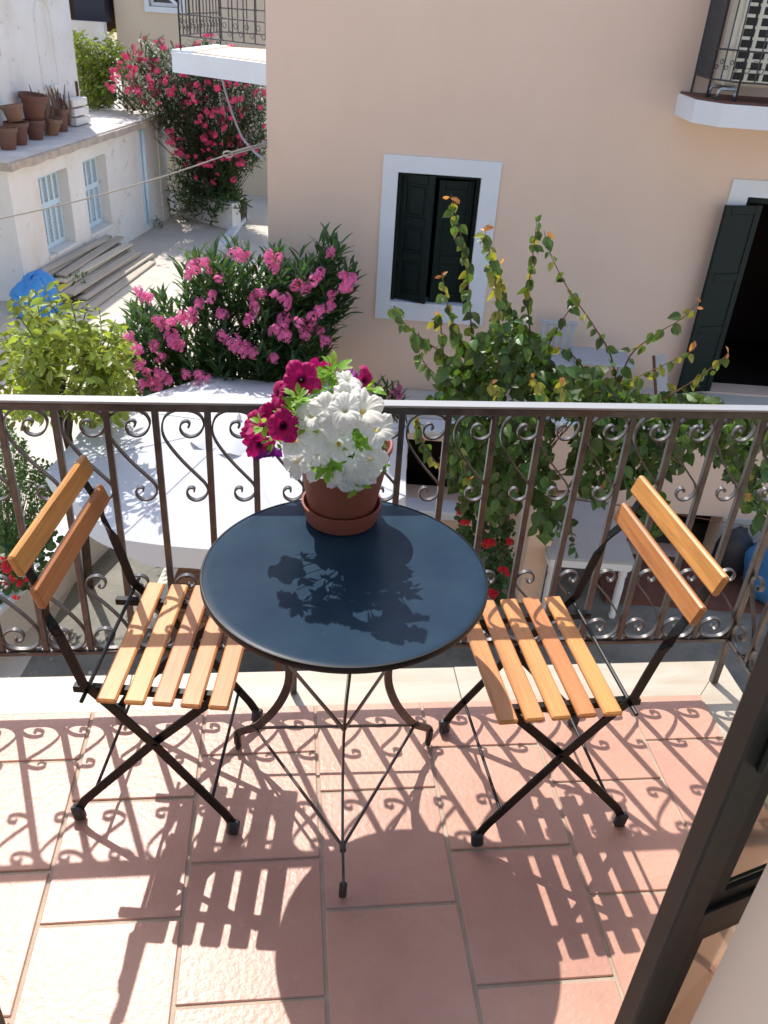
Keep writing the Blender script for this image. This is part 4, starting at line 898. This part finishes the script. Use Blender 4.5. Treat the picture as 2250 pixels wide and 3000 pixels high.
def blossom(name, m, R, nf, fr, seed):
    r = random.Random(seed); g = G()
    for _ in range(nf):
        d = Vector((r.uniform(-1, 1), r.uniform(-1, 1), r.uniform(-.4, 1))).normalized(); c = d*R*r.uniform(.55, 1)
        q = (d+Vector((0, 0, .25))).to_track_quat('Z', 'Y') @ Quaternion((0, 0, 1), r.uniform(0, 6)); Mx = Matrix.Translation(c) @ q.to_matrix().to_4x4()
        for k in range(5):
            a = k*2*pi/5; b = .62
            v = [(0, 0, -.2*fr)]+[(fr*x*cos(a+o), fr*x*sin(a+o), fr*z) for x, o, z in ((.55, -.42, .05), (1.0, -.30, .12), (1.08, .1, .02), (.95, .42, .14), (.5, .45, .05))]
            g.add(v, [(0, 1, 2, 3, 4, 5)], Mx)
    return g.mesh(name, m)
def put_blossoms(t, ps, mes, k=(.8, 1.25), name='flower_cluster'):
    base = BASE[t.name]
    for p in ps:
        q = (rv(.5)+Vector((0, -.5, 1))).to_track_quat('Z', 'Y').to_matrix().to_4x4(); s = rnd.uniform(*k)
        inst(name, rnd.choice(mes), t, Matrix.Translation(p-base) @ q @ Matrix.Diagonal((s*rnd.uniform(.6, 1.3), s*rnd.uniform(.6, 1.3), s, 1)))

# pink oleander by the corner of the peach house
PO = [(265, 745), (282, 640), (305, 628), (335, 655), (365, 620), (395, 560), (450, 535), (520, 525), (580, 545), (640, 545), (685, 520), (712, 500), (745, 540), (772, 600), (740, 650), (722, 740), (690, 790), (600, 806), (480, 815), (400, 850), (300, 858), (266, 805)]
po = thing('pink_oleander', 'big oleander bush with pink flower clusters just beyond the white parasol', 'bush', (-1.7, 8.85, GZ), True)
tips = [at(x, y, 8.85-(y-500)/350*.45+rnd.uniform(-.40, .35)) for x, y in sample(PO, 300)]
tips += [at(x, y, 8.8) for x, y in ((715, 508), (700, 530), (735, 540), (765, 600), (650, 545), (300, 640), (318, 650), (290, 665), (500, 532), (430, 550), (600, 545))]
ole = [leaf_mesh('leaf', .125, .025, L_ole, .3, .12), leaf_mesh('leaf', .145, .027, L_ole, .25, .2)]
Ls = shoots(po, (-1.7, 8.85, -3.3), tips, 18, .50, M_bark, .007, .7, .72, .12, 0, (1.1, 1.75))
spread_leaves(po, Ls, ole)
pb = [blossom('flower_cluster', P_pink, (.05, .062, .075, .09)[s], (9, 13, 18, 24)[s], .026, s) for s in range(4)]
spots = [(410, 590), (440, 570), (455, 590), (510, 548), (530, 555), (580, 555), (600, 560), (590, 575), (545, 645), (550, 660), (540, 680), (535, 695), (690, 595), (680, 605), (740, 590), (755, 605), (745, 620), (715, 550), (640, 620), (660, 625), (610, 700), (625, 690), (600, 715), (615, 730), (530, 745), (520, 755), (545, 760), (500, 745), (590, 770), (690, 670), (710, 665), (675, 690), (690, 720), (700, 740), (665, 720), (455, 640), (430, 660), (415, 670), (405, 690), (390, 690), (480, 720), (345, 700), (340, 690), (370, 735), (385, 750), (310, 640), (325, 645), (300, 632), (275, 735), (290, 755), (330, 745), (350, 770), (300, 790), (320, 800), (345, 810), (360, 820), (335, 830), (430, 815), (450, 820), (400, 815), (310, 830), (420, 580), (620, 650), (560, 630), (470, 600), (650, 700), (715, 640), (595, 640), (365, 705), (480, 680)]
put_blossoms(po, [at(x+rnd.uniform(-4, 4), y+rnd.uniform(-7, 7), 8.45-(y-500)/350*.45+rnd.uniform(-.15, .12)) for x, y in spots if y < 812 or x < 470 for _ in (0, 1, 2)], pb, (.45, 1.0))
lo = thing('oleander_sprig', 'small oleander sprig with pink flowers low against the peach wall behind the white petunias', 'bush', (.2, 8.0, -2.4), True)
tips = [at(x, y, 8.0) for x, y in ((812, 830), (822, 842), (835, 835), (850, 838), (845, 850), (862, 845), (830, 855), (855, 858))]
spread_leaves(lo, shoots(lo, (.2, 8.05, -2.2), tips, 11, .2, M_bark, .008, .6), ole); put_blossoms(lo, [at(x, y, 7.95) for x, y in ((858, 835), (865, 845), (850, 850), (862, 858))], pb, (.6, .8))

# deep pink oleander on the bed behind the old house
FO = [(222, 212), (242, 150), (262, 110), (300, 72), (350, 78), (400, 92), (450, 72), (480, 88), (540, 120), (574, 165), (576, 330), (545, 335), (525, 350), (520, 405), (540, 455), (480, 470), (430, 462), (360, 455), (358, 430), (372, 330), (350, 250), (300, 225), (255, 190)]
fo = thing('deep_pink_oleander', 'very large dark oleander with deep pink flowers above the retaining wall', 'bush', (-4.9, 23.5, -3.3), True)
def fd(x, y): return 22.0+max(0, (y-150))/300*.9+rnd.uniform(-.5, 1.0)
tips = [at(x, y, fd(x, y)) for x, y in sample(FO, 560)]
far = [leaf_mesh('leaf', .17, .032, L_far, .3, .15), leaf_mesh('leaf', .15, .03, L_far, .25, .25)]
spread_leaves(fo, shoots(fo, (-4.9, 23.6, -3.3), tips, 19, .75, M_bark, .010, .15, .95, .3, 0, (.9, 1.5)), far, 0)
fb = [blossom('flower_cluster', P_pink2, .105, 11, .050, 30+s) for s in range(4)]
FF = [(222, 212), (242, 150), (262, 110), (300, 80), (350, 82), (400, 95), (450, 72), (480, 88), (540, 120), (574, 165), (576, 330), (530, 345), (510, 390), (440, 400), (372, 330), (350, 250), (300, 225), (255, 190)]
put_blossoms(fo, [at(x, y, fd(x, y)-.55) for x, y in sample(FF, 260)], fb, (.35, .95))
tr = thing('trailing_plant', 'dark trailing plant hanging over the top of the retaining wall below the deep pink oleander', 'plant', (-5.2, 23.0, -3.2), True)
a_, b_ = Vector((-6.15, 23.66, -3.1)), Vector((-4.55, 22.5, -3.1)); Ls = []
for i in range(700):
    u = rnd.random(); p = a_.lerp(b_, u)+Vector((rnd.uniform(-.1, .25), rnd.uniform(-.25, .5), rnd.uniform(-.1, .22)-.25*max(0, sin(u*17))*rnd.random())); Ls.append((p, rv().normalized(), Vector((0, -.5, 1)), rnd.uniform(.5, 1)))
spread_leaves(tr, Ls, [leaf_mesh('leaf', .10, .05, L_hedge)], 0)

# lemon trees
def tree(t, base, P, dfun, ntw, per, length, me, mt, trunk_to, r, nmax, size=(.7, 1.2), droop=.25, limbs=7, extra=[]):
    tips = [at(x, y, dfun(x, y)) for x, y in sample(P, ntw)+extra]
    top = Vector(trunk_to); bo = BASE[t.name]; b = Vector(base)
    tk = G().tube([b-bo, b.lerp(top, .5)+Vector((.05, .03, 0))-bo, top-bo], [r, r*.8, r*.6], 8); part('trunk', tk, M_bark, t, local=True, smooth=True)
    hubs = []; g = G()
    for i in range(limbs):
        q = rnd.choice(tips); h_ = top.lerp(q, .6); g.tube([b.lerp(top, .75)-bo, top.lerp(h_, .4)+rv(.06)-bo, h_-bo], [r*.5, r*.35, r*.18], 6); hubs.append(h_)
    part('limbs', g, M_bark, t, local=True, smooth=True, kind='stuff')
    Ls = []; g = G()
    for q in tips:
        hb = min(hubs+[top], key=lambda u: (u-q).length); g.tube([hb-bo, hb.lerp(q, .5)+rv(.05)-bo, q-bo], [.010, .007, .004], 4)
        d0 = ((q-hb).normalized()+Vector((0, 0, .5))+rv(.3)).normalized(); st = q-d0*length; side = d0.orthogonal()
        for i in range(per):
            u = (i+rnd.random())/per; s_ = Quaternion(d0, i*2.4+rnd.random()) @ side
            d = (d0*.45+s_+rv(.35)+Vector((0, 0, -droop))).normalized(); Ls.append((st.lerp(q, u), d, (Vector((0, 0, .6))+rv(1)), rnd.uniform(*size)))
    part('twigs', g, mt, t, local=True, kind='stuff')
    spread_leaves(t, Ls, me, nmax)
    return tips
lt = thing('lemon_tree', 'yellow green lemon tree rising beside the balcony, before the blue tarpaulin', 'tree', (-3.0, 6.9, GZ), True)
LP = [(-30, 720), (0, 690), (20, 655), (60, 655), (95, 622), (120, 655), (165, 650), (190, 700), (215, 680), (262, 700), (292, 745), (300, 800), (300, 850), (265, 890), (190, 915), (120, 900), (40, 905), (-30, 900)]
cit = [leaf_mesh('leaf', .088, .040, L_cit, .22, .25), leaf_mesh('leaf', .074, .036, L_cit, .3, .15)]
tree(lt, (-3.08, 7.05, GZ), LP, lambda x, y: 6.75+rnd.uniform(-.8, .7), 195, 13, .34, cit, M_twig, (-3.05, 7.0, -1.55), .05, 300, (.8, 1.5), extra=[(70, 626), (118, 612), (92, 618), (150, 640), (215, 668), (250, 690), (282, 735), (22, 645), (60, 640), (268, 712), (190, 655)])
ft = thing('far_lemon_tree', 'sunlit lemon tree standing behind the roof of the old white house', 'tree', (-7.0, 23.8, GZ), True)
FP = [(137, 62), (160, 60), (185, 75), (215, 72), (242, 55), (262, 88), (262, 140), (238, 160), (232, 205), (205, 230), (175, 256), (160, 250), (148, 160)]
tree(ft, (-6.9, 23.6, GZ), FP, lambda x, y: 23.2+rnd.uniform(-.7, .7), 230, 11, .42, [leaf_mesh('leaf', .13, .06, L_farc, .22, .25)], M_twig, (-6.9, 23.6, -1.5), .09, 0)
hg = thing('hedge_shrub', 'bushy small leaved shrub behind the low cream planter wall', 'bush', (-3.75, 6.6, GZ), True)
HP_ = [(-40, 880), (20, 905), (50, 930), (75, 985), (112, 985), (135, 1030), (125, 1090), (95, 1140), (60, 1190), (-40, 1230)]
spread_leaves(hg, shoots(hg, (-3.75, 6.7, -3.5), [at(x, y, 6.55+rnd.uniform(-.35, .35)) for x, y in sample(HP_, 190)], 16, .26, M_twig, .006, 1.3, .95, .08), [leaf_mesh('leaf', .042, .024, L_hedge, .25, .2)], 300)
cr = thing('low_shrub', 'bright green low shrub between the lemon tree and the parasol', 'bush', (-2.5, 7.4, GZ), True)
spread_leaves(cr, shoots(cr, (-2.5, 7.5, -2.9), [at(x, y, 7.4+rnd.uniform(-.2, .2)) for x, y in sample([(175, 830), (240, 790), (285, 800), (290, 850), (240, 900), (190, 920)], 60)], 13, .25, M_twig, .006, 1.0, .9), [leaf_mesh('leaf', .06, .028, L_cit, .25, .2)], 200)

# geraniums
def rosette(t, P, d, n, mt, nf, fm, leafr=.030):
    Ls = []
    for x, y in sample(P, n):
        p = at(x, y, d+rnd.uniform(-.18, .18)); Ls.append((p, (rv()+Vector((0, -.4, .1))).normalized(), Vector((0, -.5, 1))+rv(.5), rnd.uniform(.7, 1.3)))
    g = G().add([(0, 0, 0)]+[(leafr*(1+cos(a))+.0, leafr*sin(a), .006*cos(3*a)) for a in [pi*2*i/9-pi+.35 for i in range(9)]], [(0, i+1, i+2) for i in range(8)]); me = g.mesh('leaf', mt, True)
    spread_leaves(t, Ls, me, 200)
    put_blossoms(t, [at(x, y, d-.25) for x, y in nf], [blossom('flower_cluster', fm, .035, 14, .019, s+60) for s in range(3)], (.8, 1.3))
g1 = thing('red_geranium', 'geranium with scattered red flowers in the dark corner beneath the vine', 'plant', (1.0, 6.9, GZ), True)
rosette(g1, [(985, 1090), (1040, 1060), (1108, 1130), (1112, 1230), (1090, 1310), (1040, 1330), (1020, 1200), (990, 1150)], 6.9, 520, L_ger, [(1058, 1168), (1066, 1172), (1052, 1174), (1088, 1230), (1096, 1240), (1060, 1278), (1068, 1284), (1005, 1128), (990, 1105), (1040, 1250), (1100, 1170), (1060, 1330)], P_red)
g2 = thing('garden_geranium', 'geranium with crimson flowers in the bed behind the planter wall, below the shrub', 'plant', (-3.8, 6.1, GZ), True)
rosette(g2, [(-20, 1170), (40, 1180), (100, 1130), (130, 1160), (100, 1230), (60, 1270), (-20, 1300)], 6.15, 260, L_ger, [(5, 1210), (15, 1225), (30, 1215), (25, 1250), (45, 1260), (70, 1270), (60, 1250), (85, 1262), (10, 1262), (160, 1165), (158, 1100), (50, 1235), (35, 1290)], P_red)

# vine with heart shaped leaves over the terrace wall
bv = thing('bougainvillea', 'sprawling vine with heart shaped leaves and orange young tips before the peach house', 'vine', (1.15, 6.9, GZ), True)
vl = [leaf_mesh('leaf', .100, .070, L_boug, .22, .25, True), leaf_mesh('leaf', .075, .050, L_boug, .3, .3, True)]
vy = [leaf_mesh('young_leaf', .080, .050, L_boug2, .3, .3, True)]; vo = [leaf_mesh('orange_tip_leaf', .075, .034, L_boug3, .3, .2)]
SH = [([(1030, 870), (1020, 740), (1012, 620), (1000, 530), (985, 465), (974, 418)], 6.6, 54, .35), ([(1075, 820), (1078, 680), (1062, 570), (1045, 490)], 6.35, 60, .75), ([(1150, 760), (1140, 650), (1150, 560), (1160, 475)], 6.7, 40, .15),
      ([(1335, 860), (1320, 770), (1280, 700), (1225, 620), (1190, 550), (1175, 498)], 6.5, 20, .25), ([(1335, 850), (1360, 770), (1420, 720), (1470, 690), (1512, 650)], 6.5, 24, .3), ([(1260, 860), (1340, 830), (1420, 795), (1500, 755)], 6.2, 28, .5),
      ([(1400, 880), (1470, 840), (1530, 800), (1572, 765)], 6.2, 22, .4), ([(1010, 800), (930, 745), (880, 705), (842, 660)], 6.4, 26, .15), ([(1010, 760), (975, 690), (955, 590)], 6.45, 34, .5), ([(1010, 860), (930, 800), (905, 762)], 6.4, 20, .1),
      ([(1090, 880), (1075, 850), (1060, 828)], 5.9, 22, .9), ([(1180, 880), (1170, 850), (1155, 818)], 5.9, 24, .9), ([(1230, 880), (1220, 850), (1210, 815)], 5.9, 20, .85), ([(1120, 700), (1090, 640), (1075, 560)], 6.6, 40, .6),
      ([(1160, 790), (1210, 700), (1250, 640)], 6.7, 18, .1), ([(1450, 900), (1500, 880), (1560, 870)], 6.3, 16, .1), ([(1300, 860), (1240, 770), (1170, 740)], 6.6, 18, .1), ([(960, 800), (950, 690), (935, 690)], 6.4, 16, .5),
      ([(1230, 1060), (1235, 1150), (1240, 1195)], 6.3, 14, .05), ([(900, 900), (915, 960), (950, 1010)], 6.1, 26, .7), ([(990, 940), (1000, 990), (1010, 1040)], 6.0, 24, .6), ([(1170, 960), (1190, 1040), (1170, 1120)], 6.2, 26, .15), ([(1600, 880), (1630, 950), (1620, 1080)], 6.2, 26, .3), ([(1290, 900), (1330, 970), (1300, 1050)], 6.2, 26, .35), ([(1400, 900), (1420, 960), (1480, 1010)], 6.2, 22, .2)]
Lg, Ly, Lo_ = [], [], []; g = G(); bo = BASE[bv.name]
for pts, d, n, yf in SH:
    P = smooth_path([at(x, y, d+.25*(1-i/(len(pts)-1))) for i, (x, y) in enumerate(pts)], 5); m_ = len(P)
    g.tube([p-bo for p in P], [.009*(1-.75*i/(m_-1)) for i in range(m_)], 5)
    for i in range(n):
        u = (i+rnd.random())/n; q = P[min(int(u*(m_-1)), m_-2)].lerp(P[min(int(u*(m_-1))+1, m_-1)], .5)
        dd_ = (rv(1)+Vector((0, -.25, -.9 if u < .93 else .2))).normalized()
        L_ = (q+rv(.022), dd_, (Vector((0, -.9, .5))+rv(.7)), rnd.uniform(1.0, 1.5)*(1-.30*u))
        if u > .93 and yf > .2: Lo_.append(L_)
        elif rnd.random() < yf*(.22+.8*u): Ly.append(L_)
        else: Lg.append(L_)
MS = [([(930, 870), (955, 810), (1000, 745), (1060, 705), (1130, 695), (1185, 730), (1190, 775), (1230, 810), (1200, 870)], 560, 6.75), ([(1180, 870), (1220, 800), (1300, 790), (1340, 830), (1440, 850), (1560, 860), (1560, 890), (1180, 890)], 480, 6.6),
      ([(985, 890), (1180, 890), (1190, 960), (1190, 1050), (1140, 1090), (1060, 1120), (1000, 1080), (960, 1000)], 680, 6.5), ([(1240, 890), (1480, 890), (1500, 960), (1460, 1010), (1390, 1060), (1340, 1040), (1290, 1080), (1240, 1060)], 520, 6.5),
      ([(1480, 890), (1659, 890), (1680, 1000), (1640, 1140), (1600, 1050), (1540, 990), (1500, 950)], 330, 6.5), ([(1160, 1050), (1220, 1080), (1230, 1130), (1190, 1170), (1150, 1130)], 60, 6.4), ([(1380, 1060), (1440, 1070), (1430, 1150), (1390, 1180)], 70, 6.6)]
for P, n, d in MS:
    for x, y in sample(P, n):
        q = at(x, y, d+rnd.uniform(-.35, .45)); Lg.append((q, (rv(1)+Vector((0, -.3, -.7))).normalized(), Vector((0, -.7, .7))+rv(.7), rnd.uniform(1.0, 1.55)))
    for _ in range(n//90):
        x, y = rnd.choice(P); q0 = Vector((1.2, 6.95, -2.2)); q1 = at(x, y, d+.1); g.tube([q0-bo, q0.lerp(q1, .5)+rv(.25)-bo, q1-bo], [.008, .006, .003], 5)
g.tube([Vector((1.15, 6.95, GZ))-bo, Vector((1.2, 7.0, -3.0))-bo, Vector((1.2, 6.95, -2.2))-bo], [.035, .03, .022], 7)
part('stems', g, M_redtwig, bv, local=True, smooth=True)
spread_leaves(bv, Lg, vl, 300); spread_leaves(bv, Ly, vy, 220, 'young_leaf', 'young_foliage'); spread_leaves(bv, Lo_, vo, 120, 'orange_tip_leaf', 'tip_foliage')

# small weeds
def weed(label, base, n, h, me):
    t = thing('weed', label, 'weed', base, True); Ls = []
    for _ in range(n):
        p = Vector(base)+Vector((rnd.uniform(-h, h)*.6, rnd.uniform(-h, h)*.6, rnd.random()*h)); Ls.append((p, (rv()+Vector((0, 0, .6))).normalized(), rv()+Vector((0, 0, 1)), rnd.uniform(.6, 1.2)))
    spread_leaves(t, Ls, me, 60)
hl = [leaf_mesh('leaf', .09, .03, L_hedge, .3, .2)]
p_ = HM @ Vector((.75, -.55, GZ)); weed('dark green weed between the blue tarpaulin and the plank stack', tuple(p_), 260, .42, hl)
p_ = HM @ Vector((6.5, -.12, GZ)); weed('small weed at the foot of the pale blue drainpipe', tuple(p_), 50, .22, hl)
p_ = atz(573, 400, GZ); weed('light green weed at the lane edge by the corner of the peach house', (p_.x-.1, p_.y, GZ), 90, .35, [leaf_mesh('leaf', .10, .035, L_cit, .3, .2)])
